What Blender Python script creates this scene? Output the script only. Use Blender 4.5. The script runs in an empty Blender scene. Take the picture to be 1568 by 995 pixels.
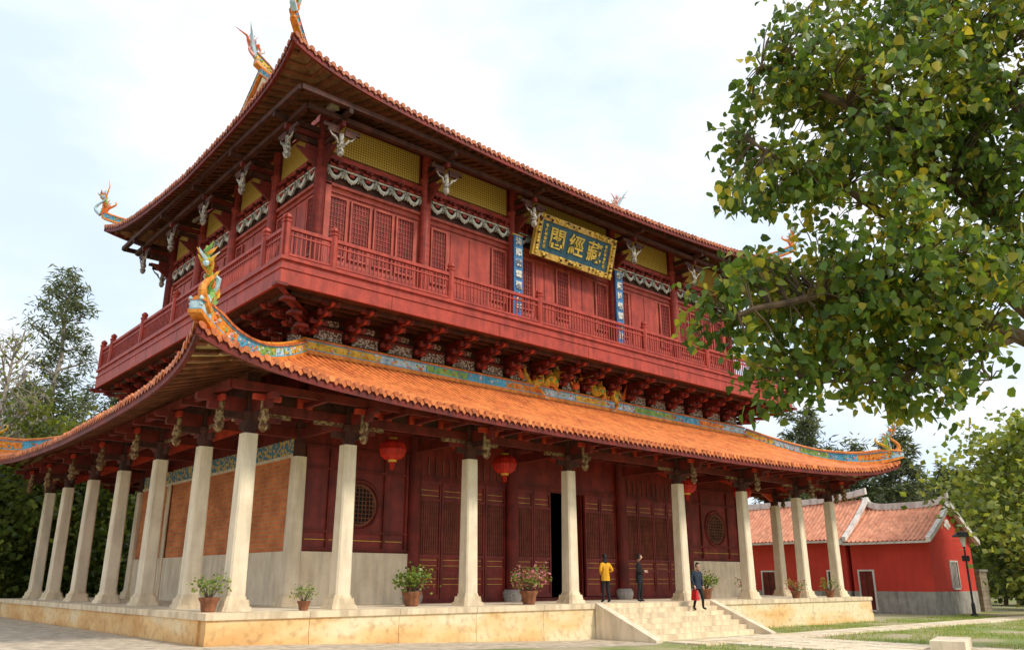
import bpy, math, random
import numpy as np
from mathutils import Vector, noise
random.seed(7); rng=np.random.default_rng(7)
S=bpy.context.scene
sin,cos,pi,exp=math.sin,math.cos,math.pi,math.exp
# ------------------------------------------------------------------ materials
MATS={}
def nodes_of(name):
    m=bpy.data.materials.new(name); m.use_nodes=True; nt=m.node_tree
    return m,nt,nt.nodes['Principled BSDF']
def N(nt,t,**k):
    n=nt.nodes.new(t)
    for a,b in k.items(): setattr(n,a,b)
    return n
def mat(name,c1,c2=None,rough=.7,scale=3.,bump=.15,bscale=None,stretch=(1,1,1),contrast=(.35,.65),spec=.3,streak=.45):
    if c2 is None: c2=tuple(x*.65 for x in c1)
    m,nt,b=nodes_of(name)
    tc=N(nt,'ShaderNodeTexCoord'); mp=N(nt,'ShaderNodeMapping'); mp.inputs['Scale'].default_value=stretch
    nt.links.new(tc.outputs['Object'],mp.inputs['Vector'])
    n1=N(nt,'ShaderNodeTexNoise'); n1.inputs['Scale'].default_value=scale; n1.inputs['Detail'].default_value=4; n1.inputs['Roughness'].default_value=.65
    nt.links.new(mp.outputs[0],n1.inputs['Vector'])
    r=N(nt,'ShaderNodeValToRGB'); r.color_ramp.elements[0].position=contrast[0]; r.color_ramp.elements[1].position=contrast[1]
    r.color_ramp.elements[0].color=(*c2,1); r.color_ramp.elements[1].color=(*c1,1)
    nt.links.new(n1.outputs['Fac'],r.inputs['Fac'])
    m2=N(nt,'ShaderNodeMapping'); m2.inputs['Scale'].default_value=(2.2,2.2,.35); nt.links.new(tc.outputs['Object'],m2.inputs['Vector'])
    n4=N(nt,'ShaderNodeTexNoise'); n4.inputs['Scale'].default_value=1.6; n4.inputs['Detail'].default_value=3; nt.links.new(m2.outputs[0],n4.inputs['Vector'])
    r4=N(nt,'ShaderNodeValToRGB'); k=1-streak; r4.color_ramp.elements[0].position=.36; r4.color_ramp.elements[0].color=(k,k,k,1); r4.color_ramp.elements[1].position=.56; r4.color_ramp.elements[1].color=(1,1,1,1); nt.links.new(n4.outputs['Fac'],r4.inputs['Fac'])
    mm=N(nt,'ShaderNodeMix',data_type='RGBA',blend_type='MULTIPLY'); mm.inputs[0].default_value=.6
    nt.links.new(r.outputs['Color'],mm.inputs[6]); nt.links.new(r4.outputs['Color'],mm.inputs[7]); nt.links.new(mm.outputs[2],b.inputs['Base Color'])
    b.inputs['Roughness'].default_value=rough; b.inputs['Specular IOR Level'].default_value=spec
    n2=N(nt,'ShaderNodeTexNoise'); n2.inputs['Scale'].default_value=bscale or scale*8; n2.inputs['Detail'].default_value=2
    nt.links.new(mp.outputs[0],n2.inputs['Vector'])
    bp_=N(nt,'ShaderNodeBump'); bp_.inputs['Strength'].default_value=bump; bp_.inputs['Distance'].default_value=.03
    nt.links.new(n2.outputs['Fac'],bp_.inputs['Height']); nt.links.new(bp_.outputs['Normal'],b.inputs['Normal'])
    MATS[name]=m; return m
mat('stone_cream',(.82,.67,.46),(.68,.53,.35),.8,1.3,.2)
mat('stone_white',(.83,.71,.53),(.72,.59,.43),.8,1.5,.2,streak=.3)
mat('red_wood',(.42,.055,.035),(.24,.032,.022),.5,2.,.1,stretch=(1,1,3))
mat('rail_red',(.45,.058,.034),(.31,.038,.024),.5,2.,.1)
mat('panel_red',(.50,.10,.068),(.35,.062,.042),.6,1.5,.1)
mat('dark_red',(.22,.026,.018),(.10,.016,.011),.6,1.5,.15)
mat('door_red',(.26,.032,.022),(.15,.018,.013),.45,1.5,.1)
mat('dark_wood',(.10,.032,.02),(.04,.014,.010),.7,2.,.2)
mat('bright_red_wood',(.62,.07,.03),(.38,.035,.018),.5,2.,.1)
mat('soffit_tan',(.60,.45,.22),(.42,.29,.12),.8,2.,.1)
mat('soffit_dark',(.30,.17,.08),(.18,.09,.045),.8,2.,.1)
mat('rafter_brown',(.26,.09,.045),(.13,.045,.025),.7,2.,.1)
mat('tile_orange',(.84,.27,.075),(.58,.15,.045),.55,1.1,.2,contrast=(.3,.6),spec=.4)
mat('tile_dull',(.58,.20,.08),(.36,.10,.045),.6,1.1,.2,contrast=(.3,.6),spec=.3)
mat('tile_end',(.70,.21,.06),(.38,.09,.03),.5,5,.2)
mat('tile_end_dull',(.52,.16,.07),(.28,.08,.035),.5,5,.2)
mat('house_tile',(.78,.36,.22),(.60,.24,.14),.7,1.5,.2)
mat('house_red',(.64,.06,.04),(.54,.048,.033),.8,.6,.1,streak=.12)
mat('plaster_white',(.80,.75,.70),(.66,.6,.55),.8,1.,.1)
mat('grey_stone',(.46,.42,.38),(.32,.29,.26),.85,2,.2)
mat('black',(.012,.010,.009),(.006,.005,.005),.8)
mat('gold',(.72,.44,.07),(.42,.22,.03),.4,6,.4,spec=.6)
mat('gold_paint',(.80,.55,.09),(.7,.45,.07),.5,4,.1)
mat('blue_board',(.03,.10,.15),(.02,.07,.11),.45,2,.05)
mat('cloud_blue',(.05,.19,.42),(.04,.13,.3),.5,2,.05)
mat('paint_white',(.76,.73,.67),(.58,.54,.48),.6,4,.1)
mat('carved_grey',(.50,.46,.40),(.16,.12,.10),.8,9,.5,contrast=(.42,.58))
mat('carved_gold',(.42,.30,.15),(.14,.06,.03),.8,9,.5,contrast=(.45,.6))
for n_,a_,b_ in (('c_yellow',(.78,.54,.05),(.6,.32,.03)),('c_green',(.12,.40,.12),(.36,.46,.07)),('c_blue',(.07,.33,.58),(.12,.48,.62)),('c_pale',(.60,.72,.75),(.34,.55,.68)),('c_red',(.66,.08,.03),(.78,.22,.04)),('c_orange',(.84,.34,.04),(.66,.17,.02)),('c_pink',(.8,.4,.34),(.65,.18,.16))):
    mat(n_,a_,b_,.4,9,.4)
mat('bark',(.20,.13,.08),(.09,.06,.04),.9,6,.6)
mat('bark_pale',(.42,.37,.31),(.26,.22,.18),.9,6,.4)
mat('terracotta',(.34,.13,.06),(.18,.07,.035),.7,4,.2)
mat('skin',(.62,.38,.27),(.57,.34,.24),.5,8,.02,streak=0)
mat('hair',(.012,.009,.008),(.02,.014,.012),.5,30,.2)
mat('cloth_yellow',(.80,.42,.02),(.7,.33,.02),.8,12,.3)
mat('cloth_black',(.022,.022,.026),(.012,.012,.015),.8,12,.3)
mat('cloth_navy',(.04,.055,.09),(.02,.03,.05),.8,12,.3)
mat('bag_red',(.68,.02,.03),(.5,.015,.02),.5,8,.2)
mat('lantern_red',(.66,.03,.015),(.48,.018,.01),.5,3,.1)
mat('metal_dark',(.03,.03,.033),(.02,.02,.02),.5)
mat('lip',(.55,.18,.15),(.5,.15,.12),.5,streak=0)
def brick_mat(name,c1,c2,mo,scale,w=.5,h=.22):
    m,nt,b=nodes_of(name)
    g=N(nt,'ShaderNodeTexCoord'); s=N(nt,'ShaderNodeSeparateXYZ'); nt.links.new(g.outputs['Object'],s.inputs[0])
    ad=N(nt,'ShaderNodeMath'); nt.links.new(s.outputs[0],ad.inputs[0]); nt.links.new(s.outputs[1],ad.inputs[1])
    c=N(nt,'ShaderNodeCombineXYZ'); nt.links.new(ad.outputs[0],c.inputs[0]); nt.links.new(s.outputs[2],c.inputs[1])
    k=N(nt,'ShaderNodeTexBrick'); k.inputs['Scale'].default_value=scale; k.inputs['Color1'].default_value=(*c1,1); k.inputs['Color2'].default_value=(*c2,1); k.inputs['Mortar'].default_value=(*mo,1)
    k.inputs['Mortar Size'].default_value=.016; k.inputs['Brick Width'].default_value=w; k.inputs['Row Height'].default_value=h
    nt.links.new(c.outputs[0],k.inputs['Vector'])
    n=N(nt,'ShaderNodeTexNoise'); n.inputs['Scale'].default_value=1.2; n.inputs['Detail'].default_value=4; nt.links.new(g.outputs['Object'],n.inputs[0])
    r=N(nt,'ShaderNodeValToRGB'); r.color_ramp.elements[0].position=.35; r.color_ramp.elements[0].color=(.6,.52,.48,1); r.color_ramp.elements[1].position=.6; r.color_ramp.elements[1].color=(1,1,1,1); nt.links.new(n.outputs[0],r.inputs[0])
    mm=N(nt,'ShaderNodeMix',data_type='RGBA',blend_type='MULTIPLY'); mm.inputs[0].default_value=.7; nt.links.new(k.outputs['Color'],mm.inputs[6]); nt.links.new(r.outputs[0],mm.inputs[7])
    nt.links.new(mm.outputs[2],b.inputs['Base Color']); b.inputs['Roughness'].default_value=.85
    bm=N(nt,'ShaderNodeBump'); bm.inputs['Strength'].default_value=.4; bm.inputs['Distance'].default_value=.02; bm.invert=True
    nt.links.new(k.outputs['Fac'],bm.inputs['Height']); nt.links.new(bm.outputs[0],b.inputs['Normal']); MATS[name]=m
brick_mat('brick_orange',(.78,.24,.065),(.60,.165,.045),(.50,.30,.16),1.0,.42,.15)
brick_mat('wall_blocks',(.46,.36,.26),(.34,.28,.2),(.22,.18,.14),1.0,.5,.28)
def podium_mat():
    m,nt,b=nodes_of('podium_stone')
    g=N(nt,'ShaderNodeTexCoord'); mp=N(nt,'ShaderNodeMapping'); mp.inputs['Scale'].default_value=(1,1,2.6); nt.links.new(g.outputs['Object'],mp.inputs[0])
    n=N(nt,'ShaderNodeTexNoise'); n.inputs['Scale'].default_value=.4; n.inputs['Detail'].default_value=5; n.inputs['Roughness'].default_value=.5; nt.links.new(mp.outputs[0],n.inputs[0])
    s=N(nt,'ShaderNodeSeparateXYZ'); nt.links.new(g.outputs['Object'],s.inputs[0])
    m0=N(nt,'ShaderNodeMapRange'); m0.inputs['From Min'].default_value=0; m0.inputs['From Max'].default_value=14; m0.inputs['To Min'].default_value=-.16; m0.inputs['To Max'].default_value=.05; nt.links.new(s.outputs[0],m0.inputs['Value'])
    m1=N(nt,'ShaderNodeMath',operation='MULTIPLY_ADD'); nt.links.new(s.outputs[2],m1.inputs[0]); m1.inputs[1].default_value=.16; nt.links.new(m0.outputs[0],m1.inputs[2])
    a=N(nt,'ShaderNodeMath'); nt.links.new(n.outputs['Fac'],a.inputs[0]); nt.links.new(m1.outputs[0],a.inputs[1])
    r=N(nt,'ShaderNodeValToRGB'); e=r.color_ramp.elements; e[0].position=.25; e[0].color=(.64,.34,.12,1); e[1].position=.64; e[1].color=(.80,.66,.42,1)
    q=e.new(.44); q.color=(.78,.50,.22,1)
    nt.links.new(a.outputs[0],r.inputs[0]); 
    n3=N(nt,'ShaderNodeTexNoise'); n3.inputs['Scale'].default_value=5; n3.inputs['Detail'].default_value=8; nt.links.new(g.outputs['Object'],n3.inputs[0])
    r3=N(nt,'ShaderNodeValToRGB'); r3.color_ramp.elements[0].position=.3; r3.color_ramp.elements[0].color=(.55,.50,.45,1); r3.color_ramp.elements[1].position=.5
    nt.links.new(n3.outputs[0],r3.inputs[0])
    mx=N(nt,'ShaderNodeMix',data_type='RGBA',blend_type='MULTIPLY'); mx.inputs[0].default_value=.6
    nt.links.new(r.outputs[0],mx.inputs[6]); nt.links.new(r3.outputs[0],mx.inputs[7]); nt.links.new(mx.outputs[2],b.inputs['Base Color']); b.inputs['Roughness'].default_value=.85
    bm=N(nt,'ShaderNodeBump'); bm.inputs['Strength'].default_value=.2; nt.links.new(n3.outputs[0],bm.inputs['Height']); nt.links.new(bm.outputs[0],b.inputs['Normal']); MATS['podium_stone']=m
podium_mat()
def lace_mat(name,c1,c2,sc,th,rnd=1.):
    m,nt,b=nodes_of(name); g=N(nt,'ShaderNodeTexCoord')
    v=N(nt,'ShaderNodeTexVoronoi',feature='SMOOTH_F1'); v.inputs['Scale'].default_value=sc; v.inputs['Randomness'].default_value=rnd; nt.links.new(g.outputs['Object'],v.inputs['Vector'])
    r=N(nt,'ShaderNodeValToRGB'); r.color_ramp.elements[0].position=th; r.color_ramp.elements[1].position=th+.06
    r.color_ramp.elements[0].color=(*c1,1); r.color_ramp.elements[1].color=(*c2,1)
    nt.links.new(v.outputs['Distance'],r.inputs[0]); nt.links.new(r.outputs[0],b.inputs['Base Color']); b.inputs['Roughness'].default_value=.8; MATS[name]=m
lace_mat('lace_white',(.52,.47,.41),(.12,.06,.045),17,.36)
lace_mat('mesh_ochre',(.20,.10,.02),(.60,.38,.07),9,.30,.0)
lace_mat('painted_band',(.68,.46,.12),(.08,.22,.34),8,.37)
def leaf_mat():
    m=bpy.data.materials.new('leaf'); m.use_nodes=True; nt=m.node_tree; nt.nodes.clear()
    o=N(nt,'ShaderNodeOutputMaterial'); a=N(nt,'ShaderNodeAttribute',attribute_name='Col')
    d=N(nt,'ShaderNodeBsdfPrincipled'); d.inputs['Roughness'].default_value=.45; d.inputs['Specular IOR Level'].default_value=.4
    t=N(nt,'ShaderNodeBsdfTranslucent'); mx=N(nt,'ShaderNodeMixShader'); mx.inputs[0].default_value=.42
    nt.links.new(a.outputs['Color'],d.inputs['Base Color'])
    g=N(nt,'ShaderNodeMix',data_type='RGBA',blend_type='MULTIPLY'); g.inputs[0].default_value=1; g.inputs[7].default_value=(1.5,1.35,.6,1)
    nt.links.new(a.outputs['Color'],g.inputs[6]); nt.links.new(g.outputs[2],t.inputs['Color'])
    nt.links.new(d.outputs[0],mx.inputs[1]); nt.links.new(t.outputs[0],mx.inputs[2]); nt.links.new(mx.outputs[0],o.inputs[0]); MATS['leaf']=m
leaf_mat()
# ------------------------------------------------------------------ mesh builder
class MB:
    def __init__(s): s.v=[];s.f=[];s.m=[]
    def add(s,vs,fs,mt):
        o=len(s.v); s.v+=[tuple(p) for p in vs]; s.f+=[tuple(i+o for i in f) for f in fs]
        s.m+= [mt]*len(fs) if isinstance(mt,str) else mt
    def box(s,x0,x1,y0,y1,z0,z1,mt):
        s.add([(x0,y0,z0),(x1,y0,z0),(x1,y1,z0),(x0,y1,z0),(x0,y0,z1),(x1,y0,z1),(x1,y1,z1),(x0,y1,z1)],
          [(0,3,2,1),(4,5,6,7),(0,1,5,4),(1,2,6,5),(2,3,7,6),(3,0,4,7)],mt)
    def hexa(s,p,mt): s.add(p,[(0,3,2,1),(4,5,6,7),(0,1,5,4),(1,2,6,5),(2,3,7,6),(3,0,4,7)],mt)
    def tube(s,pts,rad,n,mt,cap=True):
        pts=[Vector(p) for p in pts]; vs=[];fs=[]; k=len(pts)
        up=Vector((.13,.21,.97)) if abs((pts[-1]-pts[0]).normalized().z)<.8 else Vector((.9,.4,.1))
        for i,p in enumerate(pts):
            t=(pts[min(i+1,k-1)]-pts[max(i-1,0)]); t=t.normalized() if t.length>1e-9 else Vector((0,0,1))
            a=t.cross(up).normalized(); b=t.cross(a).normalized(); r=rad[i] if hasattr(rad,'__len__') else rad
            for j in range(n):
                q=2*pi*j/n; vs.append(p+a*(r*cos(q))+b*(r*sin(q)))
        for i in range(k-1):
            for j in range(n): fs.append((i*n+j,i*n+(j+1)%n,(i+1)*n+(j+1)%n,(i+1)*n+j))
        if cap: fs.append(tuple(range(n))[::-1]); fs.append(tuple((k-1)*n+j for j in range(n)))
        s.add(vs,fs,mt)
    def lathe(s,cx,cy,prof,n,mt,ph=0,sq=1):
        vs=[];fs=[];k=len(prof)
        for r,z in prof:
            for j in range(n): q=ph+2*pi*j/n; vs.append((cx+r*cos(q),cy+r*sin(q)*sq,z))
        for i in range(k-1):
            for j in range(n): fs.append((i*n+j,i*n+(j+1)%n,(i+1)*n+(j+1)%n,(i+1)*n+j))
        fs.append(tuple(range(n))[::-1]); fs.append(tuple((k-1)*n+j for j in range(n)))
        s.add(vs,fs,mt)
    def grid(s,P,mt):
        n=len(P);m=len(P[0]); s.add([p for r in P for p in r],[(i*m+j,(i+1)*m+j,(i+1)*m+j+1,i*m+j+1) for i in range(n-1) for j in range(m-1)],mt)
    def ball(s,c,r,mt,n=8,k=6,sx=1,sy=1,sz=1):
        vs=[];fs=[]
        for i in range(k+1):
            t=pi*i/k
            for j in range(n): q=2*pi*j/n; vs.append((c[0]+r*sx*sin(t)*cos(q),c[1]+r*sy*sin(t)*sin(q),c[2]+r*sz*cos(t)))
        for i in range(k):
            for j in range(n): fs.append((i*n+j,(i+1)*n+j,(i+1)*n+(j+1)%n,i*n+(j+1)%n))
        s.add(vs,fs,mt)
    def build(s,name,parent=None,smooth=False,ang=35,loc=None,rot=None):
        me=bpy.data.meshes.new(name); me.from_pydata(s.v,[],s.f); names=list(dict.fromkeys(s.m))
        for n in names: me.materials.append(MATS[n])
        ix={n:i for i,n in enumerate(names)}; me.polygons.foreach_set('material_index',[ix[n] for n in s.m])
        if smooth:
            me.polygons.foreach_set('use_smooth',[True]*len(me.polygons))
            try: me.set_sharp_from_angle(angle=math.radians(ang))
            except Exception: pass
        me.update(); o=bpy.data.objects.new(name,me); S.collection.objects.link(o)
        if parent: o.parent=parent
        if loc: o.location=loc
        if rot: o.rotation_euler=rot
        return o
def empty(name,loc=(0,0,0)):
    o=bpy.data.objects.new(name,None); S.collection.objects.link(o); o.location=loc; return o
# ------------------------------------------------------------------ layout
W,D=35.4,25.1
PZ=.80
XS=[1.2,4.5,9.4,14.3,21.1,26.0,30.9,34.2]
YS=[1.2,4.5,8.5,12.55,16.6,20.6,23.9]
def gz(x,y): return -.4*min(1,max(0,(x-1)/12)) 
class Side:
    def __init__(s,k): s.k=k; s.len=W if k in(0,2) else D; s.cols=XS if k in(0,2) else YS
    def mp(s,a,d):
        return {0:(a,d),1:(d,a),2:(a,D-d),3:(W-d,a)}[s.k]
    def box(s,mb,a0,a1,d0,d1,z0,z1,mt):
        p=s.mp(a0,d0);q=s.mp(a1,d1); mb.box(min(p[0],q[0]),max(p[0],q[0]),min(p[1],q[1]),max(p[1],q[1]),z0,z1,mt)
    def hexa(s,mb,pts,mt): mb.hexa([(*s.mp(a,d),z) for a,d,z in pts],mt)
    def pt(s,a,d,z): return (*s.mp(a,d),z)
SIDES=[Side(k) for k in range(4)]
temple=empty('chinese_temple')
# ------------------------------------------------------------------ podium
mb=MB()
mb.box(.12,W-.12,.12,D-.12,-.9,PZ-.02,'podium_stone')
for sd in SIDES:
    L=sd.len; n=int(L/2.9); st=L/n; fx=sd.k in(0,2)
    for i in range(n):
        a0=i*st+.008 if i else 0; a1=(i+1)*st-.008 if i<n-1 else L
        if not fx: a0=max(a0,.6);a1=min(a1,L-.6)
        sd.box(mb,a0,a1,0,.6,PZ-.17,PZ,'stone_cream')
        sd.box(mb,max(a0,.05 if fx else .12),min(a1,L-.05 if fx else L-.12),.05,.12,.0,PZ-.17,'podium_stone')
        sd.box(mb,max(a0,.02) if fx else max(a0,.12),min(a1,L-.02) if fx else min(a1,L-.12),.02,.12,-.9,0.0,'podium_stone')
mb.box(.6,W-.6,.6,D-.6,PZ-.1,PZ-.004,'stone_white')
mb.build('podium',temple)
mb=MB()
for i in range(7):
    z1=PZ-(i+1)*.17; mb.box(14.7,21.3,-.34*(i+1),-.34*i+(-.003),-1.2,z1,'stone_cream')
for x in (14.35,21.3):
    mb.hexa([(x,-2.75,-1.2),(x+.35,-2.75,-1.2),(x+.35,-.003,-1.2),(x,-.003,-1.2),(x,-2.75,-.32),(x+.35,-2.75,-.32),(x+.35,-.003,PZ+.03),(x,-.003,PZ+.03)],'stone_white')
mb.build('front_steps',temple)
# ------------------------------------------------------------------ columns
mb=MB(); wd=MB()
seen=set()
def stone_col(x,y,zt):
    b=PZ
    for r,z0,z1 in ((.43,b,b+.12),(.37,b+.12,b+.30),(.30,b+.30,b+.40)):
        c=.08; 
        P=[(r,r-c),(r-c,r),(-r+c,r),(-r,r-c),(-r,-r+c),(-r+c,-r),(r-c,-r),(r,-r+c)]
        r2=r-.03
        vs=[(x+p[0],y+p[1],z0) for p in P]+[(x+p[0]*r2/r,y+p[1]*r2/r,z1) for p in P]
        mb.add(vs,[(i,(i+1)%8,8+(i+1)%8,8+i) for i in range(8)]+[tuple(range(8,16))],'stone_cream')
    vs=[]
    for r,z in ((.25,b+.40),(.215,zt)):
        c=.05; vs+=[(x+p[0],y+p[1],z) for p in [(r,r-c),(r-c,r),(-r+c,r),(-r,r-c),(-r,-r+c),(-r+c,-r),(r-c,-r),(r,-r+c)]]
    mb.add(vs,[(i,(i+1)%8,8+(i+1)%8,8+i) for i in range(8)]+[tuple(range(8,16))],'stone_white')
for sd in SIDES:
    for a in sd.cols:
        x,y=sd.mp(a,1.2); key=(round(x,2),round(y,2))
        if key in seen: continue
        seen.add(key); stone_col(x,y,5.68)
        wd.lathe(x,y,[(.21,5.68),(.22,6.1),(.30,6.16),(.30,6.3),(.2,6.34),(.2,7.5)],12,'dark_wood')
for x in (4.5,30.9):
    for y in (4.5,20.6):
        stone_col(x,y,5.68); wd.lathe(x,y,[(.21,5.68),(.2,8)],12,'dark_wood')
mb.build('stone_columns',temple)
for sd in SIDES:
    cs=sd.cols
    sd.box(wd,1.2,sd.len-1.2,1.12,1.28,6.34,6.62,'dark_red')
    sd.box(wd,1.2,sd.len-1.2,1.08,1.32,6.92,7.22,'dark_wood')
    sd.box(wd,1.0,sd.len-1.0,1.15,1.25,6.62,6.92,'dark_wood')
    sd.box(wd,.1,sd.len-.1,.02,.2,6.72,6.95,'dark_red')
    sd.box(wd,4.6,sd.len-4.6,4.3,4.75,6.9,9.4,'dark_red')
    sd.box(wd,2.9,sd.len-2.9,2.8,3.0,7.35,7.6,'dark_wood')
    for i,a in enumerate(cs):
        if 0<i<len(cs)-1:
            sd.box(wd,a-.1,a+.1,1.3,4.5,6.3,6.62,'dark_red'); sd.box(wd,a-.09,a+.09,1.9,4.4,6.85,7.1,'dark_red')
            sd.box(wd,a-.13,a+.13,2.7,3.1,6.62,7.35,'dark_wood')
            sd.hexa(wd,[(a-.06,1.4,5.9),(a+.06,1.4,5.9),(a+.06,1.5,5.9),(a-.06,1.5,5.9),(a-.06,1.4,6.3),(a+.06,1.4,6.3),(a+.06,2.4,6.3),(a-.06,2.4,6.3)],'bright_red_wood')
        sd.box(wd,a-.09,a+.09,-.45,1.0,6.5,6.68,'dark_red')
        sd.box(wd,a-.085,a+.085,-.1,1.0,6.28,6.5,'dark_red')
        sd.box(wd,a-.08,a+.08,.3,1.0,6.08,6.28,'dark_wood')
        sd.box(wd,a-.42,a+.42,.12,.24,6.5,6.66,'bright_red_wood')
        x,y=sd.mp(a,.28)
        wd.lathe(x,y,[(.04,5.62),(.10,5.68),(.15,5.80),(.09,5.90),(.13,5.94),(.16,6.0),(.12,6.14),(.12,6.5)],10,'carved_gold')
        for sg in (-1,1):
            if (i==0 and sg<0) or (i==len(cs)-1 and sg>0): continue
            for k,(l,h) in enumerate(((1.05,.12),(.75,.14),(.42,.2))):
                z1=6.34-[0,.12,.26][k]
                a0,a1=sorted((a+sg*.2,a+sg*(.2+l))); sd.box(wd,a0,a1,1.15,1.25,z1-h,z1,('carved_gold','dark_red','dark_wood')[k])
    for i in range(len(cs)-1):
        w=cs[i+1]-cs[i]; n=max(2,int(w/1.2))
        for j in range(1,n):
            a=cs[i]+w*j/n
            sd.box(wd,a-.07,a+.07,-.3,1.1,6.62,6.78,'dark_red'); sd.box(wd,a-.25,a+.25,1.05,1.35,6.62,6.9,'bright_red_wood')
wd.build('porch_timbers',temple)
# ------------------------------------------------------------------ lower walls
mb=MB()
def ring(mb,sd,a,z,r,d,mt,th=.07,n=32):
    pts=[sd.pt(a+r*cos(2*pi*i/n),d,z+r*sin(2*pi*i/n)) for i in range(n+1)]
    mb.tube(pts,th,6,mt,cap=False)
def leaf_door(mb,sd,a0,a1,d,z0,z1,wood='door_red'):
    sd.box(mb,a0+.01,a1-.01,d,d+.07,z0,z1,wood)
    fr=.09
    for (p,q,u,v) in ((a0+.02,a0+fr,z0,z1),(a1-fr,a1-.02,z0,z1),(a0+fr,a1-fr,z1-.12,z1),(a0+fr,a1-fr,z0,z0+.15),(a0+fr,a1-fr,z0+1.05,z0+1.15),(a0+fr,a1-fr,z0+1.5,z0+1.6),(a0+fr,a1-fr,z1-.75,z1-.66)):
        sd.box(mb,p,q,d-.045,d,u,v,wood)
    n=max(3,int((a1-a0-2*fr)/.1))
    for i in range(1,n):
        a=a0+fr+(a1-a0-2*fr)*i/n; sd.box(mb,a-.012,a+.012,d-.03,d-.002,z0+1.6,z1-.75,'rafter_brown')
    zz=z0+1.7
    while zz<z1-.8: sd.box(mb,a0+fr,a1-fr,d-.022,d-.004,zz,zz+.02,'rafter_brown'); zz+=.22
    for z in (z0+1.3,z1-.45,z0+.62):
        sd.box(mb,a0+fr+.06,a1-fr-.06,d-.012,d-.001,z-.11,z-.095,'gold_paint'); sd.box(mb,a0+fr+.06,a1-fr-.06,d-.012,d-.001,z+.095,z+.11,'gold_paint')
for sd in SIDES:
    cs=sd.cols
    if sd.k in (0,2):
        for bi in range(1,6):
            a0,a1=cs[bi],cs[bi+1]
            if bi in (1,5):
                sd.box(mb,a0+.2,a1-.2,4.52,4.95,PZ,2.55,'stone_white')
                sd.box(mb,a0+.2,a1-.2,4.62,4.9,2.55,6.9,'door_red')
                for z in (2.6,3.2,5.35,6.1): sd.box(mb,a0+.25,a1-.25,4.55,4.62,z,z+.09,'dark_red')
                for a in (a0+.3,a0+1.25,a1-1.35,a1-.4): sd.box(mb,a,a+.1,4.54,4.62,2.6,6.2,'dark_red')
                am=(a0+a1)/2+.05
                ring(mb,sd,am,4.2,.86,4.6,'dark_red'); ring(mb,sd,am,4.2,.70,4.58,'rafter_brown',.04)
                pts=[sd.pt(am+.7*cos(2*pi*i/24),4.6,4.2+.7*sin(2*pi*i/24)) for i in range(24)]
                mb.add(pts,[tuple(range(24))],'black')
                for i in range(-4,5):
                    w=math.sqrt(max(0,.7**2-(i*.15)**2))
                    sd.box(mb,am+i*.15-.015,am+i*.15+.015,4.57,4.598,4.2-w,4.2+w,'rafter_brown'); sd.box(mb,am-w,am+w,4.572,4.596,4.2+i*.15-.015,4.2+i*.15+.015,'rafter_brown')
                sd.box(mb,a0+.45,a1-.5,4.585,4.61,2.95,2.97,'gold_paint')
            elif bi in (2,4):
                n=4; w=(a1-a0-.5)/n
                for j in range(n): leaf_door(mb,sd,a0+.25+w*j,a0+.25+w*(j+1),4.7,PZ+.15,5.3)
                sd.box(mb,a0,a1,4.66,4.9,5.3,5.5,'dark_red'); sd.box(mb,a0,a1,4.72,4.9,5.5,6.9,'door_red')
                for j in range(12): sd.box(mb,a0+.35+j*(a1-a0-.7)/12,a0+.35+j*(a1-a0-.7)/12+.05,4.68,4.72,5.55,6.2,'rafter_brown')
                sd.box(mb,a0,a1,4.6,4.9,PZ,PZ+.15,'dark_red')
            else:
                w=1.05
                for j in range(2): leaf_door(mb,sd,a0+.25+w*j,a0+.25+w*(j+1),4.7,PZ+.15,5.3)
                for j in range(2): leaf_door(mb,sd,a1-.25-w*(j+1),a1-.25-w*j,4.7,PZ+.15,5.3)
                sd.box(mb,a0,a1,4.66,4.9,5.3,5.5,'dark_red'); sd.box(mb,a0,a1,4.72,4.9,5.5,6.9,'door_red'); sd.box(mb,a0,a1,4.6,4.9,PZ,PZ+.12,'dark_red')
                for aa in (a0+2.4,a1-2.45): sd.box(mb,aa,aa+.06,4.8,5.8,PZ+.1,5.3,'door_red')
                sd.box(mb,a0+2.9,a1-2.9,8.0,8.2,PZ,2.2,'dark_wood'); sd.box(mb,a0+3.1,a1-3.1,7.9,8,1.4,2.0,'gold')
        for a in cs[2:6]:
            x,y=sd.mp(a,4.55)
            mb.lathe(x,y,[(.36,PZ),(.42,PZ+.18),(.42,PZ+.32),(.33,PZ+.46)],16,'grey_stone')
            mb.lathe(x,y,[(.26,PZ+.46),(.25,6.9)],14,'dark_red')
    else:
        sd.box(mb,4.75,sd.len-4.75,4.4,4.95,PZ,2.55,'stone_white')
        sd.box(mb,4.75,sd.len-4.75,4.46,4.9,2.55,5.7,'brick_orange')
        sd.box(mb,4.75,sd.len-4.75,4.4,4.9,5.7,5.8,'stone_white'); sd.box(mb,4.75,sd.len-4.75,4.44,4.9,5.8,6.35,'painted_band'); sd.box(mb,4.75,sd.len-4.75,4.4,4.9,6.35,6.9,'dark_red')
        for a in cs[2:5]: sd.box(mb,a-.2,a+.2,4.36,4.4,PZ,5.7,'stone_cream')
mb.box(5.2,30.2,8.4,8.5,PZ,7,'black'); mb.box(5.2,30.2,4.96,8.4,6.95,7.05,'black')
mb.build('lower_walls',temple)
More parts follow.
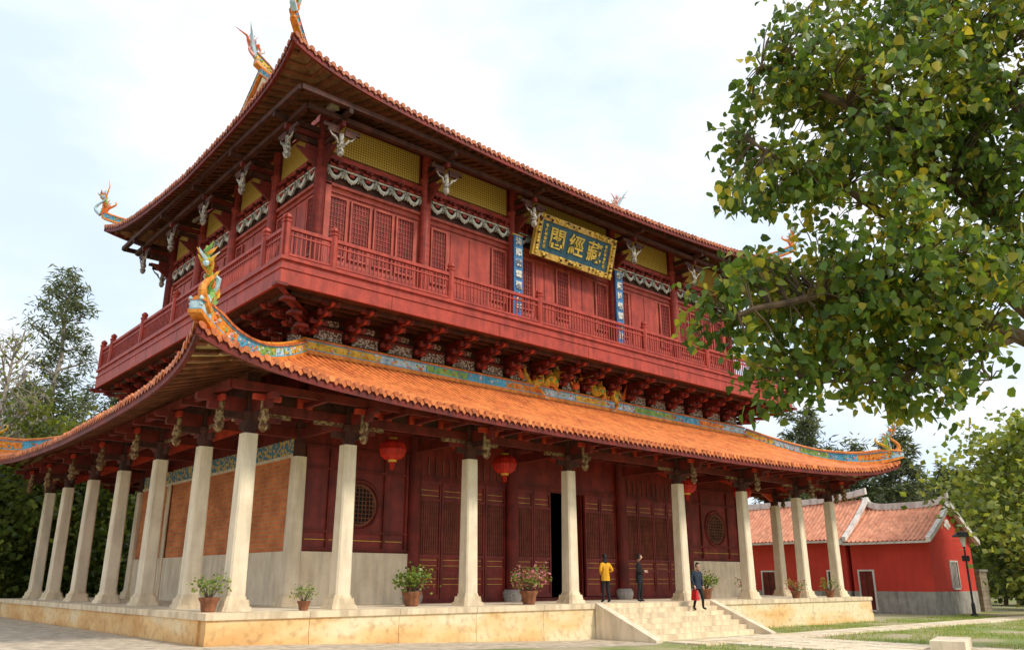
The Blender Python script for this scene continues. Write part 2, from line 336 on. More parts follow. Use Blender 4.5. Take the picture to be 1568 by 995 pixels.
# ------------------------------------------------------------------ roofs
def mk_P(sd,off,zf,B,bl=1.6):
    L=sd.len-2*off
    def P(a,d,dz=0.,extra=0.):
        s=min(a,L-a); h=B*exp(-(s+max(d,0))/bl)
        a2=a-h if a<L/2 else a+h
        x,y=sd.mp(off+a2,off+d-h-extra); return (x,y,zf(s,d)+dz)
    return L,P
def roof_face(mb,sd,off,Dp,Ds,zf,sp,r,B,nv=9,tm='tile_orange',te='tile_end'):
    L,P=mk_P(sd,off,zf,B); n=int(L/sp); sp=L/n
    cols=[(0.,0.)]
    for i in range(n):
        c=(i+.5)*sp; 
        for o,h in ((-r,.0),(-.75*r,.66*r),(0,r),(.75*r,.66*r),(r,0.)): cols.append((c+o,h))
    cols.append((L,0.))
    secs=[cols] if Dp<=Ds+1e-6 else [[c for c in cols if c[0]<=Ds]+[(Ds,0)],[(Ds+.001,0)]+[c for c in cols if Ds<c[0]<L-Ds]+[(L-Ds-.001,0)],[(L-Ds,0)]+[c for c in cols if c[0]>=L-Ds]]
    for si,sec in enumerate(secs):
        G=[]
        for a,h in sec:
            s=min(a,L-a); vm=min(s,Ds) if (Dp<=Ds+1e-6 or si!=1) else Dp
            G.append([P(a,vm*j/(nv-1),h) for j in range(nv)])
        mb.grid(G,tm)
    for i in range(n):
        c=(i+.5)*sp; jt=random.uniform(-.02,.02)
        pts=[P(c+r*1.08*cos(q),0,r*.15+r*1.08*sin(q)+jt*.4,.05+jt) for q in [2*pi*k/10 for k in range(10)]]
        p2=[P(c+r*1.08*cos(q),.05,r*.15+r*1.08*sin(q)) for q in [2*pi*k/10 for k in range(10)]]
        mb.add(pts+p2,[tuple(range(10))]+[(k,(k+1)%10,10+(k+1)%10,10+k) for k in range(10)],te if random.random()<.75 else tm)
        c2=i*sp
        if i: mb.add([P(c2-sp*.38,0,.0,.03),P(c2+sp*.38,0,.0,.03),P(c2+sp*.25,0,-.09,.035),P(c2,0,-.17,.04),P(c2-sp*.25,0,-.09,.035)],[(0,1,2,3,4)],te)
    return L,P
def soffit(mb,sd,off,dmax,zf,B,th,rsp=.42,mcol='soffit_tan'):
    L,P=mk_P(sd,off,zf,B)
    n=80; G=[]
    for i in range(n+1):
        a=.02+(L-.04)*i/n; s=min(a,L-a); vm=min(s,dmax); G.append([P(a,.1+(max(vm,.11)-.1)*j/6,-th) for j in range(7)])
    mb.grid(G,mcol)
    G=[[P(L*i/n,.02,-.04),P(L*i/n,.02,-.30),P(L*i/n,.14,-.30),P(L*i/n,.14,-.06)] for i in range(n+1)]; mb.grid(G,'dark_red')
    m=int(L/rsp)
    for i in range(1,m):
        a=L*i/m; s=min(a,L-a); vm=min(s,dmax)-.05
        if vm<.3: continue
        K=5; w=.06
        for j in range(K):
            d0=.15+(vm-.15)*j/K; d1=.15+(vm-.15)*(j+1)/K
            mb.add([P(a-w,d0,-th-.1),P(a+w,d0,-th-.1),P(a+w,d1,-th-.1),P(a-w,d1,-th-.1),P(a-w,d0,-th+.01),P(a+w,d0,-th+.01),P(a+w,d1,-th+.01),P(a-w,d1,-th+.01)],[(0,1,2,3),(0,1,5,4),(1,2,6,5),(3,0,4,7)],'rafter_brown')
def lift1(s): return .5*max(0,1-s/16)**2+.6*exp(-s/1.5)
def zf1(s,d):
    t=min(max(d,0)/5.5,1); return 6.72+2.6*(.72*t+.28*t*t)+lift1(s)*(1-t)**1.1
def zf2(s,d):
    d=max(d,0); return 18.65+.28*d+.006*d*d+(.85*max(0,1-s/16)**2+.38*exp(-s/1.2))*max(0,1-d/8)+3.0*exp(-max(s-3,0)/4)*(d/10.55)**1.6*min(1,max(0,s-1)/2)
r1=MB();s1=MB();r2=MB();s2=MB()
PF1=[];PF2=[]
for sd in SIDES:
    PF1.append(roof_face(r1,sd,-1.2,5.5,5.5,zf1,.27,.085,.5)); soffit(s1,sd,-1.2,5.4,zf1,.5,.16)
    dp=10.55 if sd.k in(0,2) else 3.0
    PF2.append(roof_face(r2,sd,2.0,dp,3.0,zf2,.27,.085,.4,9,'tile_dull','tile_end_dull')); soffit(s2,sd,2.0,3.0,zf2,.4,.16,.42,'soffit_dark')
r1.build('lower_roof_tiles',temple,True); s1.build('lower_soffit',temple)
r2.build('upper_roof_tiles',temple,True); s2.build('upper_soffit',temple)
PAL=['c_yellow','c_pale','c_green','c_blue','c_orange','c_pale']
def band(mb,path,h,th=.14,relief=True,plen=2.2,hs=None):
    path=[Vector(p) for p in path]; acc=0
    for i in range(len(path)-1):
        p,q=path[i],path[i+1]; t=(q-p); l=t.length; nrm=Vector((-t.y,t.x,0)).normalized()*th
        h0=h if hs is None else hs[i]; h1=h if hs is None else hs[i+1]
        m=PAL[int(acc/plen)%len(PAL)]
        def seg(z0,z1,k,mt):
            a=[p-nrm*k+Vector((0,0,z0*h0)),q-nrm*k+Vector((0,0,z0*h1)),q+nrm*k+Vector((0,0,z0*h1)),p+nrm*k+Vector((0,0,z0*h0))]
            b=[p-nrm*k+Vector((0,0,z1*h0)),q-nrm*k+Vector((0,0,z1*h1)),q+nrm*k+Vector((0,0,z1*h1)),p+nrm*k+Vector((0,0,z1*h0))]
            mb.hexa(a+b,mt)
        seg(-.15,.16,1.25,'c_orange'); seg(.16,.24,1.15,'c_blue'); seg(.24,.82,1.,m); seg(.82,.90,1.15,'c_blue'); seg(.90,1.02,1.4,'tile_end')
        if relief:
            for k in range(int(l/.11)+1):
                f=random.random(); c=p.lerp(q,f)+Vector((0,0,(.3+.46*random.random())*h0)); 
                mt=random.choice(['c_red','c_green','paint_white','c_yellow','c_pink','c_blue','c_pale',m,m,m,m])
                for sg in (-1,1): mb.ball(c+nrm*sg,.04+.03*random.random(),mt,5,3)
        acc+=l
    mb.tube([p+Vector((0,0,h*1.06 if hs is None else hs[i]*1.06)) for i,p in enumerate(path)],.07,6,'c_orange')
def curls(mb,base,out,s,cols):
    b=Vector(base); o=Vector((out[0],out[1],0)); side=Vector((-o.y,o.x,0)); Z=Vector((0,0,1))
    def crv(fn,r0,r1,mt,n=12): mb.tube([b+fn(i/(n-1)) for i in range(n)],[r0+(r1-r0)*i/(n-1) for i in range(n)],6,mt)
    crv(lambda t:(o*(.1-.25*sin(t*5))+Z*(t*1.5))*s,.16*s,.03*s,cols[0])
    crv(lambda t:(o*(.15+.35*sin(t*4.2))+Z*(t*1.05)+side*.08)*s,.13*s,.03*s,cols[1])
    crv(lambda t:(o*(-.1-.4*t+.2*sin(t*6))+Z*(.1+t*.7)-side*.06)*s,.12*s,.03*s,cols[2])
    crv(lambda t:(o*(.3*t-.15)+Z*(.5+.4*sin(t*6))+side*(.15*sin(t*9)))*s,.08*s,.02*s,cols[3])
    for k in range(34):
        t=k/34; c=b+(o*(.1-.25*sin(t*5))+Z*(t*1.4))*s; a=random.random()*6.28
        d=(o*cos(a)+side*sin(a))*.22*s+Z*.16*s
        mb.tube([c,c+d*.6,c+d+Z*.05*s],[.06*s,.04*s,.008*s],4,random.choice(cols))
    mb.ball(b+(o*.18+Z*1.15)*s,.13*s,cols[1],8,6); mb.ball(b+(o*.3+Z*1.1)*s,.08*s,cols[3],6,4)
    for sg in (-1,1): mb.tube([b+(o*.15+Z*1.25)*s,b+(o*-.02+Z*1.5+side*sg*.14)*s],[.03*s,.008*s],4,cols[3])
rd=MB()
zi=9.32; i0=4.22
for sd in SIDES:
    n=26; band(rd,[sd.pt(i0+(sd.len-2*i0)*i/n,i0,zi) for i in range(n+1)],.46)
for sx in (0,1):
    for sy in (0,1):
        pts=[];hs=[]
        for i in range(17):
            d=5.4*(1-i/16)-.1; h=.5*exp(-2*max(d,0)/1.6)
            q=-1.2+max(d,-.0)-h; dd=max(d,0)
            if d<0: q-=.12
            z=zf1(dd,dd)+.02+.22*max(0,(i-12)/4)**2
            x=q if sx==0 else W-q; y=q if sy==0 else D-q
            pts.append((x,y,z)); hs.append((.46+.22*max(0,(i-8)/8))*(1,.8,.45)[max(0,i-14)])
        band(rd,pts,.5,hs=hs,plen=1.5)
        px=pts[-2]; o=(-.707 if sx==0 else .707,-.707 if sy==0 else .707)
        curls(rd,(px[0],px[1],px[2]+.3),o,1.15,['c_green','c_orange','c_yellow','c_pale'])
        rd.tube([Vector(px)+Vector((0,0,.1)),Vector(px)+Vector((o[0]*.25,o[1]*.25,.2)),Vector(px)+Vector((o[0]*.4,o[1]*.4,.5))],[.14,.1,.03],6,'c_orange')
        pts=[]
        for i in range(13):
            d=3.0*(1-i/12)-.05; dd=max(d,0); h=.4*exp(-2*dd/1.6); q=2.0+dd-h
            if d<0: q-=.1
            z=zf2(dd,dd)+.02+.45*max(0,(i-7)/5)**2
            x=q if sx==0 else W-q; y=q if sy==0 else D-q
            pts.append((x,y,z))
        band(rd,pts,.32,.1,plen=1.2)
        px=pts[-1]; curls(rd,(px[0],px[1],px[2]+.2),o,.95,['c_red','c_pale','c_orange','c_green'])
        rd.tube([Vector(px),Vector(px)+Vector((o[0]*.1,o[1]*.1,.9)),Vector(px)+Vector((-o[0]*.1,-o[1]*.1,1.9)),Vector(px)+Vector((-o[0]*.0,-o[1]*.0,2.3))],[.1,.07,.03,.006],5,'c_orange')
        sd=SIDES[0 if sy==0 else 2]; L,P=PF2[0 if sy==0 else 2]
        a=3.0 if sx==0 else L-3.0
        band(rd,[P(a,2.9+(10.55-2.9)*i/14,.05) for i in range(15)],.3,.1,relief=True)
L,P=PF2[0]; pts=[]
for i in range(41):
    a=2.6+(L-5.2)*i/40; s=min(a,L-a); p=P(min(max(a,3.0),L-3.0),10.55)
    e=max(0,(4.6-s)/2)**2; pts.append((2.0+a,12.55,p[2]+.1+.4*e))
band(rd,pts,.5,.16)
for sg,x in ((-1,pts[0]),(1,pts[-1])):
    b=Vector(x)+Vector((0,0,.3))
    for k,(dy,cc) in enumerate(((.12,'c_pink'),(-.12,'c_pale'),(0,'c_red'))):
        rd.tube([b,b+Vector((sg*.25,dy,.5)),b+Vector((sg*(.35+.1*k),dy*3,1.0)),b+Vector((sg*(.15+.5*k),dy*5,1.6-.2*k))],[.14,.11,.06,.01],6,cc)
    curls(rd,b,(sg,0),.75,['c_pale','c_pink','paint_white','c_red'])
rd.build('ceramic_ridges',temple)
g=MB()
for k in (0,1):
    x=5.35 if k==0 else W-5.35; G=[]
    L3,P3=PF2[1]
    for i in range(31):
        a=3.0+(L3-6.0)*i/30; s=min(a,L3-a); G.append([(x,2.0+a,zf2(s,3.0)-.3),(x,2.0+a,zf2(3.0,s)-.12)])
    g.grid(G,'panel_red')
    sx=-.3 if k==0 else .3
    for i in range(30):
        (a,b),(c,d)=G[i],G[i+1]
        g.hexa([(x+sx,a[1],b[2]-.35),(x,a[1],b[2]-.35),(x,c[1],d[2]-.35),(x+sx,c[1],d[2]-.35),(x+sx,a[1],b[2]),(x,a[1],b[2]),(x,c[1],d[2]),(x+sx,c[1],d[2])],'stone_white')
g.build('gable_walls',temple)
def dragon(mb,x0,x1,y,z,s):
    n=34; pts=[];rad=[]; sg=1 if x1>x0 else -1
    for i in range(n):
        t=i/(n-1); pts.append((x0+(x1-x0)*t,y+.12*sin(t*14),z+.24*s*sin(t*19)*(1-.3*t)+.15+.5*s*max(0,t-.8)*4)); rad.append(s*(.03+.11*min(1,t*3)))
    mb.tube(pts,rad,7,'c_yellow')
    for i in range(2,n):
        p=Vector(pts[i]); mb.tube([p+Vector((0,0,rad[i]*.8)),p+Vector((-.05*sg,0,rad[i]+.15*s))],[.05*s,.005],4,'c_orange')
        if i%2: mb.ball(p+Vector((0,-rad[i]*.8,0)),rad[i]*.5,'c_orange' if i%4==1 else 'c_green',5,4)
    h=Vector(pts[-1]); mb.ball(h+Vector((.12*sg*s,0,.02)),.2*s,'c_yellow',8,6,1.3,.9,.9); mb.ball(h+Vector((.36*sg*s,0,0)),.12*s,'c_orange',7,5,1.3,1,.7); mb.ball(h+Vector((.3*sg*s,0,-.14*s)),.08*s,'c_red',6,4,1.5,1,.5)
    for q in (-1,1):
        mb.tube([h+Vector((0,q*.08*s,.12*s)),h+Vector((-.15*sg*s,q*.14*s,.4*s)),h+Vector((-.35*sg*s,q*.16*s,.5*s))],[.04*s,.03*s,.006],4,'paint_white')
        mb.tube([h+Vector((.4*sg*s,q*.05,0)),h+Vector((.65*sg*s,q*.15*s,.2*s))],[.02*s,.005],4,'c_red')
        for t in (8,22):
            p=Vector(pts[t]); mb.tube([p,p+Vector((.15*sg*s,q*.22*s,-.12*s)),p+Vector((.3*sg*s,q*.24*s,-.3*s))],[.08*s,.05*s,.03*s],5,'c_orange')
            for c in (-1,0,1): mb.tube([p+Vector((.3*sg*s,q*.24*s,-.3*s)),p+Vector((.42*sg*s,q*(.24+.08*c)*s,-.36*s))],[.025*s,.006],4,'paint_white')
    for c in range(5): p=Vector(pts[0]); mb.tube([p,p+Vector((-.3*sg*s,0,(.1+.12*c)*s))],[.05*s,.005],4,'c_red')
dg=MB(); dragon(dg,14.7,16.8,4.22,9.85,1.4); dragon(dg,21.1,19.0,4.22,9.85,1.4)
dg.ball((17.9,4.22,10.15),.2,'c_red',12,8); dg.tube([(17.9,4.22,9.7),(17.9,4.22,10.0)],.06,6,'c_green')
for a in range(7): dg.tube([(17.9+.2*cos(a*.9+.1),4.22,10.15+.2*abs(sin(a*.9+.1))),(17.9+.34*cos(a*.9+.1),4.22,10.2+.34*abs(sin(a*.9+.1)))],[.05,.005],4,'c_orange')
dg.build('ridge_dragons',temple,True)
# ------------------------------------------------------------------ balcony storey
bk=MB()
for sd in SIDES:
    L=sd.len; 
    sd.box(bk,4.5,L-4.5,4.45,4.8,9.3,10.95,'dark_wood')
    sd.box(bk,4.4,L-4.4,4.36,4.45,9.78,9.92,'rail_red')
    n=int((L-8.8)/1.5); st=(L-8.8)/n
    for i in range(n+1):
        a=4.4+i*st
        for k in range(4):
            z=9.98+.23*k; dd=4.4-.42*(k+1)
            sd.box(bk,a-.07,a+.07,dd,4.42,z,z+.15,'dark_red')
            w=.26+.08*(k%2); sd.box(bk,a-w,a+w,dd+.02,dd+.14,z+.05,z+.17,'dark_red')
            for q in (-w+.06,0,w-.06): sd.box(bk,a+q-.06,a+q+.06,dd,dd+.16,z+.17,z+.23,'dark_red')
            sd.hexa(bk,[(a-.05,dd-.18,z+.08),(a+.05,dd-.18,z+.08),(a+.05,dd,z),(a-.05,dd,z),(a-.05,dd-.14,z+.15),(a+.05,dd-.14,z+.15),(a+.05,dd,z+.15),(a-.05,dd,z+.15)],'red_wood')
        if i<n: sd.box(bk,a+.22,a+st-.22,4.30,4.36,9.93,10.30,'lace_white'); sd.box(bk,a+.18,a+st-.18,4.28,4.44,10.30,10.40,'dark_red'); sd.box(bk,a+.35,a+st-.35,4.36,4.44,10.5,10.72,'lace_white')
    for d in (3.75,3.2,2.75): sd.box(bk,d,L-d,d,d+.12,10.78,10.93,'dark_wood')
for x,y,o in ((4.4,4.4,(-1,-1)),(W-4.4,4.4,(1,-1)),(4.4,D-4.4,(-1,1)),(W-4.4,D-4.4,(1,1))):
    for k in range(4):
        l=.55*(k+1); z=9.98+.23*k
        bk.tube([(x,y,z+.08),(x+o[0]*l,y+o[1]*l,z+.08)],.1,4,'dark_red')
        bk.box(x+o[0]*l-.2,x+o[0]*l+.2,y+o[1]*l-.2,y+o[1]*l+.2,z+.1,z+.2,'dark_red')
bk.box(2.3,W-2.3,2.3,D-2.3,10.93,11.0,'dark_wood')
bk.build('balcony_brackets',temple)
bl=MB()
ob=2.2
bl.box(ob+.1,W-ob-.1,ob+.1,D-ob-.1,11.003,11.78,'dark_red')
for sd in SIDES:
    L=sd.len
    for (z0,z1,d0) in ((10.9,11.42,0),(11.42,11.50,-.04),(11.50,11.74,.03),(11.74,11.86,-.05)):
        ee=ob+d0 if sd.k in(0,2) else ob+.1
        sd.box(bl,ee,L-ee,ob+d0,ob+.1,z0,z1,'rail_red')
    a=ob+4.3
    while a<L-ob-2: sd.box(bl,a,a+.018,ob-.004,ob+.05,10.91,11.41,'black'); a+=5.1
    if sd.k in (0,2): cs=[ob+.1]+[4.1,9.2,13.9,20.7,25.6,L-4.1]+[L-ob-.1]
    else: cs=[ob+.1,3.9,8.5,12.55,16.6,L-3.9,L-ob-.1]
    for a in cs:
        x,y=sd.mp(a,ob+.12)
        bl.lathe(x,y,[(.14,11.86),(.14,13.08),(.17,13.1),(.17,13.16),(.10,13.2),(.15,13.27),(.13,13.36),(.03,13.44)],8,'rail_red',ph=pi/8)
    for z0,z1,w in ((12.86,12.98,.07),(12.66,12.72,.035),(11.94,12.02,.05)): sd.box(bl,ob+.1,L-ob-.1,ob+.12-w,ob+.12+w,z0,z1,'rail_red')
    n=int((L-2*ob)/.17)
    for i in range(1,n):
        a=ob+(L-2*ob)*i/n; sd.box(bl,a-.022,a+.022,ob+.1,ob+.14,11.86,12.88,'rail_red')
bl.build('balcony',temple)
# ------------------------------------------------------------------ upper storey walls
uw=MB()
uw.box(5.0,W-5.0,5.0,D-5.0,11.78,19.2,'dark_wood')
XU=XS[1:-1]; YU=YS[1:-1]
def lattice_window(mb,sd,a0,a1,z0,z1,d):
    sd.box(mb,a0,a1,d+.03,d+.05,z0,z1,'dark_red')
    for p,q,u,v in ((a0,a0+.07,z0,z1),(a1-.07,a1,z0,z1),(a0+.07,a1-.07,z1-.08,z1),(a0+.07,a1-.07,z0,z0+.08)): sd.box(mb,p,q,d-.04,d+.029,u,v,'panel_red')
    n=max(3,int((a1-a0)/.12))
    for i in range(1,n): a=a0+(a1-a0)*i/n; sd.box(mb,a-.014,a+.014,d,d+.028,z0+.07,z1-.07,'red_wood')
    z=z0+.2
    while z<z1-.1: sd.box(mb,a0+.06,a1-.06,d+.005,d+.026,z,z+.025,'red_wood'); z+=.2
for sd in SIDES:
    cs=XU if sd.k in (0,2) else YU; L=sd.len
    for a in cs:
        x,y=sd.mp(a,4.5); uw.lathe(x,y,[(.33,11.86),(.33,12.0),(.24,12.05),(.235,17.6),(.3,17.7),(.3,17.85),(.2,17.9),(.2,19)],16,'red_wood')
    a0,a1=cs[0],cs[-1]
    sd.box(uw,a0,a1,4.62,5.0,11.8,16.3,'panel_red')
    sd.box(uw,a0,a1,4.58,4.62,13.0,13.12,'red_wood')
    sd.box(uw,a0,a1,4.5,4.62,16.22,16.34,'panel_red')
    sd.box(uw,a0,a1,4.55,4.62,15.98,16.06,'red_wood')
    sd.box(uw,a0,a1,4.66,4.99,16.35,17.0,'dark_wood')
    sd.box(uw,a0,a1,4.42,4.58,17.3,17.5,'red_wood')
    sd.box(uw,a0,a1,4.55,4.7,17.0,17.3,'dark_red')
    sd.box(uw,a0,a1,4.62,4.7,17.5,19.2,'dark_red')
    for i in range(len(cs)-1):
        b0,b1=cs[i]+.24,cs[i+1]-.24; w=b1-b0
        sd.box(uw,b0+.1,b1-.1,4.56,4.62,17.65,18.95,'mesh_ochre')
        for p in (b0+.04,b1-.1): sd.box(uw,p,p+.06,4.53,4.62,17.6,19.0,'dark_red')
        m=max(2,int(w/.72)); st=w/m
        for j in range(m):
            c=b0+(j+.5)*st
            pts=[sd.pt(c+.25*cos(t),4.5,16.94-.34*sin(t)) for t in np.linspace(.15,pi-.15,9)]
            uw.tube(pts,[.03,.06,.07,.08,.085,.08,.07,.06,.03],5,'paint_white')
            uw.tube([sd.pt(c,4.5,16.60),sd.pt(c,4.48,16.48)],[.06,.02],5,'paint_white')
            for q in (-1,1):
                uw.tube([sd.pt(c+q*.30,4.5,16.98),sd.pt(c+q*.35,4.5,16.76),sd.pt(c+q*.28,4.49,16.62)],[.08,.07,.03],5,'carved_grey')
            sd.box(uw,c-.1,c+.1,4.46,4.55,16.80,16.93,'red_wood'); sd.box(uw,c-.28,c+.28,4.4,4.56,17.03,17.12,'red_wood'); sd.box(uw,c-.16,c+.16,4.34,4.56,17.16,17.26,'dark_red')
            sd.box(uw,c-.05,c+.05,4.2,4.5,17.06,17.2,'dark_red')
        sd.box(uw,b0,b1,4.47,4.56,16.96,17.02,'paint_white')
        if sd.k in (0,2) and w<5 and i in (0,4):
            for j in range(4): lattice_window(uw,sd,b0+.12+j*(w-.2)/4,b0+.12+(j+1)*(w-.2)/4-.14,13.35,15.85,4.56)
        else:
            for (f0,f1) in ((.03,.22),(.78,.97)) if w<5 else ((.03,.17),(.40,.54),(.83,.97)):
                lattice_window(uw,sd,b0+f0*w,b0+f1*w,13.35,15.85,4.56)
            for (f0,f1) in ((.27,.73),) if w<5 else ((.2,.37),(.57,.8)):
                sd.box(uw,b0+f0*w,b0+f1*w,4.585,4.62,12.0,15.85,'rail_red'); sd.box(uw,b0+(f0+f1)/2*w-.02,b0+(f0+f1)/2*w+.02,4.57,4.6,12.0,15.85,'dark_red')
                sd.box(uw,b0+f0*w,b0+f1*w,4.575,4.6,13.3,13.35,'panel_red')
    for i,a in enumerate(cs):
        for k,(l,z) in enumerate(((.6,17.35),(1.05,17.62),(1.5,17.9),(2.0,18.2))):
            sd.box(uw,a-.08,a+.08,4.4-l,4.4,z,z+.2,'dark_wood' if k%2 else 'dark_red')
        sd.hexa(uw,[(a-.06,4.3,16.7),(a+.06,4.3,16.7),(a+.06,4.35,16.7),(a-.06,4.35,16.7),(a-.06,3.4,17.36),(a+.06,3.4,17.36),(a+.06,4.35,17.36),(a-.06,4.35,17.36)],'dark_red')
        x,y=sd.mp(a,3.05)
        uw.lathe(x,y,[(.03,16.66),(.11,16.74),(.15,16.88),(.09,16.98),(.13,17.03),(.15,17.12),(.11,17.25),(.09,17.6)],10,'carved_grey')
        for sg in (-1,1):
            for k,(l,z) in enumerate(((.65,17.72),(.45,17.56))):
                p,q=sorted((a+sg*.13,a+sg*(.13+l))); sd.box(uw,p,q,3.0,3.1,z,z+.15,'dark_wood')
            uw.tube([sd.pt(a+sg*.14,3.0,17.15),sd.pt(a+sg*.26,2.98,17.36),sd.pt(a+sg*.40,3.0,17.42),sd.pt(a+sg*.52,3.0,17.56)],[.03,.055,.04,.02],6,'carved_grey')
    for d,z in ((3.05,18.12),(2.5,18.42)): sd.box(uw,d,L-d,d-.1,d+.1,z,z+.2,'dark_wood')
uw.build('upper_walls',temple)
pl=empty('name_plaque'); pl.parent=temple; pl.location=(17.6,3.75,16.85)
m=MB(); t=math.radians(16)
m.box(-2.3,2.3,-.06,.06,-.72,.72,'blue_board')
for (x0,x1,z0,z1) in ((-2.65,2.65,.72,1.0),(-2.65,2.65,-1.0,-.72),(-2.65,-2.3,-.72,.72),(2.3,2.65,-.72,.72)): m.box(x0,x1,-.12,.08,z0,z1,'gold')
for i in range(150):
    e=random.choice([0,1,2,3]); u=random.uniform(-1,1)
    p=(u*2.6,-.14,.86) if e==0 else (u*2.6,-.14,-.86) if e==1 else (-2.48,-.14,u*.95) if e==2 else (2.48,-.14,u*.95)
    m.ball((p[0],p[1]-random.random()*.03,p[2]+random.uniform(-.08,.08)),random.uniform(.04,.09),'gold_paint' if i%3 else 'dark_wood',5,4)
m.build('plaque_board',pl)
def text(body,size,loc,parent,mt,name,extr=.02):
    c=bpy.data.curves.new(name,'FONT'); c.body=body; c.size=size; c.extrude=extr; c.align_x='CENTER'; c.align_y='CENTER'; c.offset=.012
    o=bpy.data.objects.new(name,c); S.collection.objects.link(o); c.materials.append(MATS[mt]); o.parent=parent; o.location=loc; o.rotation_euler=(pi/2,0,0); return o
for ch,x in (('閣',-1.25),('經',0),('藏',1.25)): text(ch,1.05,(x,-.09,-.02),pl,'gold_paint','plaque_character')
for x in (-2.0,2.0):
    for k in range(6): text('甲戌年仲秋建'[k],.16,(x,-.08,.5-.2*k),pl,'gold_paint','plaque_small_character',.01)
pl.rotation_euler=(t,0,0)
cp=empty('couplet_boards'); cp.parent=temple
for x,st in ((14.3,'法雨慈雲覆大千'),(21.1,'經藏妙義開智海')):
    m=MB(); m.box(x-.26,x+.26,4.1,4.18,12.6,16.6,'cloud_blue'); m.box(x-.3,x+.3,4.12,4.2,12.55,12.6,'gold'); m.box(x-.3,x+.3,4.12,4.2,16.6,16.68,'gold'); m.build('board',cp)
    for k,ch in enumerate(st): text(ch,.38,(x,4.08,16.3-.53*k),cp,'paint_white','couplet_character')
# ------------------------------------------------------------------ lanterns
for x,y,z in ((7.2,2.8,6.0),(12.4,2.8,5.95),(23.9,2.8,5.95),(28.5,2.8,5.95)):
    m=MB(); n=20; prof=[(.14,-.36),(.28,-.33),(.42,-.2),(.48,0),(.42,.2),(.28,.33),(.14,.36)]
    vs=[];fs=[]
    for r,zz in prof:
        for j in range(n*2): rr=r*(1 if j%2 else .955); vs.append((rr*cos(pi*j/n),rr*sin(pi*j/n),zz))
    for i in range(6):
        for j in range(2*n): fs.append((i*2*n+j,i*2*n+(j+1)%(2*n),(i+1)*2*n+(j+1)%(2*n),(i+1)*2*n+j))
    m.add(vs,fs,'lantern_red')
    m.lathe(0,0,[(.15,-.42),(.15,-.35)],14,'gold_paint'); m.lathe(0,0,[(.15,.35),(.15,.42)],14,'gold_paint'); m.tube([(0,0,.42),(0,0,.75)],.012,5,'black')
    for j in range(8): q=j*.785; m.tube([(.08*cos(q),.08*sin(q),-.42),(.05*cos(q),.05*sin(q),-.7)],[.02,.01],4,'lantern_red')
    m.build('red_lantern',None,loc=(x,y,z))
# ------------------------------------------------------------------ leaves helper
def leaf_mesh(name,C,size,cols,parent=None,shape='heart',droop=.5,loc=None):
    C=np.asarray(C); n=len(C); size=size*(.7+.6*rng.random(n))
    az=rng.random(n)*2*pi; el=-droop+ (rng.random(n)-.5)*1.6
    t=np.stack([np.cos(az)*np.cos(el),np.sin(az)*np.cos(el),np.sin(el)],1)
    rn=rng.normal(size=(n,3)); s=np.cross(t,rn); s/=np.linalg.norm(s,axis=1)[:,None]+1e-9; nn=np.cross(s,t)
    if shape=='heart': T=[(0,0,0),(-.42,.18,.10),(-.36,.62,.08),(0,1.1,-.06),(.36,.62,.08),(.42,.18,.10)]; F=[(0,1,2,3),(0,3,4,5)]
    elif shape=='quad': T=[(0,0,0),(-.4,.5,.08),(0,1,0),(.4,.5,.08)]; F=[(0,1,2,3)]
    elif shape=='needle': T=[(0,0,0),(-.13,.5,.05),(0,1.3,-.1),(.13,.5,.05)]; F=[(0,1,2,3)]
    else: T=[(-.07,0,0),(.07,0,0),(.02,1,0),(-.02,1,0)]; F=[(0,1,2,3)]
    V=[]
    for a,b,c in T: V.append(C+(s*a+t*b+nn*c)*size[:,None])
    V=np.stack(V,1).reshape(-1,3); k=len(T)
    Fs=(np.arange(n)[:,None,None]*k+np.array(F)[None]).reshape(-1,4)
    me=bpy.data.meshes.new(name); me.vertices.add(len(V)); me.vertices.foreach_set('co',V.ravel())
    me.loops.add(len(Fs)*4); me.loops.foreach_set('vertex_index',Fs.ravel()); me.polygons.add(len(Fs)); me.polygons.foreach_set('loop_start',np.arange(len(Fs))*4)
    me.update(calc_edges=True)
    ca=me.color_attributes.new('Col','FLOAT_COLOR','POINT'); cc=np.ones((len(V),4)); cc[:,:3]=np.repeat(cols,k,0); ca.data.foreach_set('color',cc.ravel())
    me.materials.append(MATS['leaf']); o=bpy.data.objects.new(name,me); S.collection.objects.link(o)
    if parent: o.parent=parent
    if loc: o.location=loc
    return o
def pick(pal,p,n,var=.3):
    pal=np.array(pal); c=pal[rng.choice(len(pal),n,p=p)]; return c*(1-var/2+var*rng.random((n,1)))
FH=Vector((.6577,.7533,0)); RT=Vector((.7533,-.6577,0)); CAM=Vector((-8.702,-21.798,1.6))
def G(F,L,z): 
    p=CAM+FH*F+RT*L; return Vector((p.x,p.y,z))
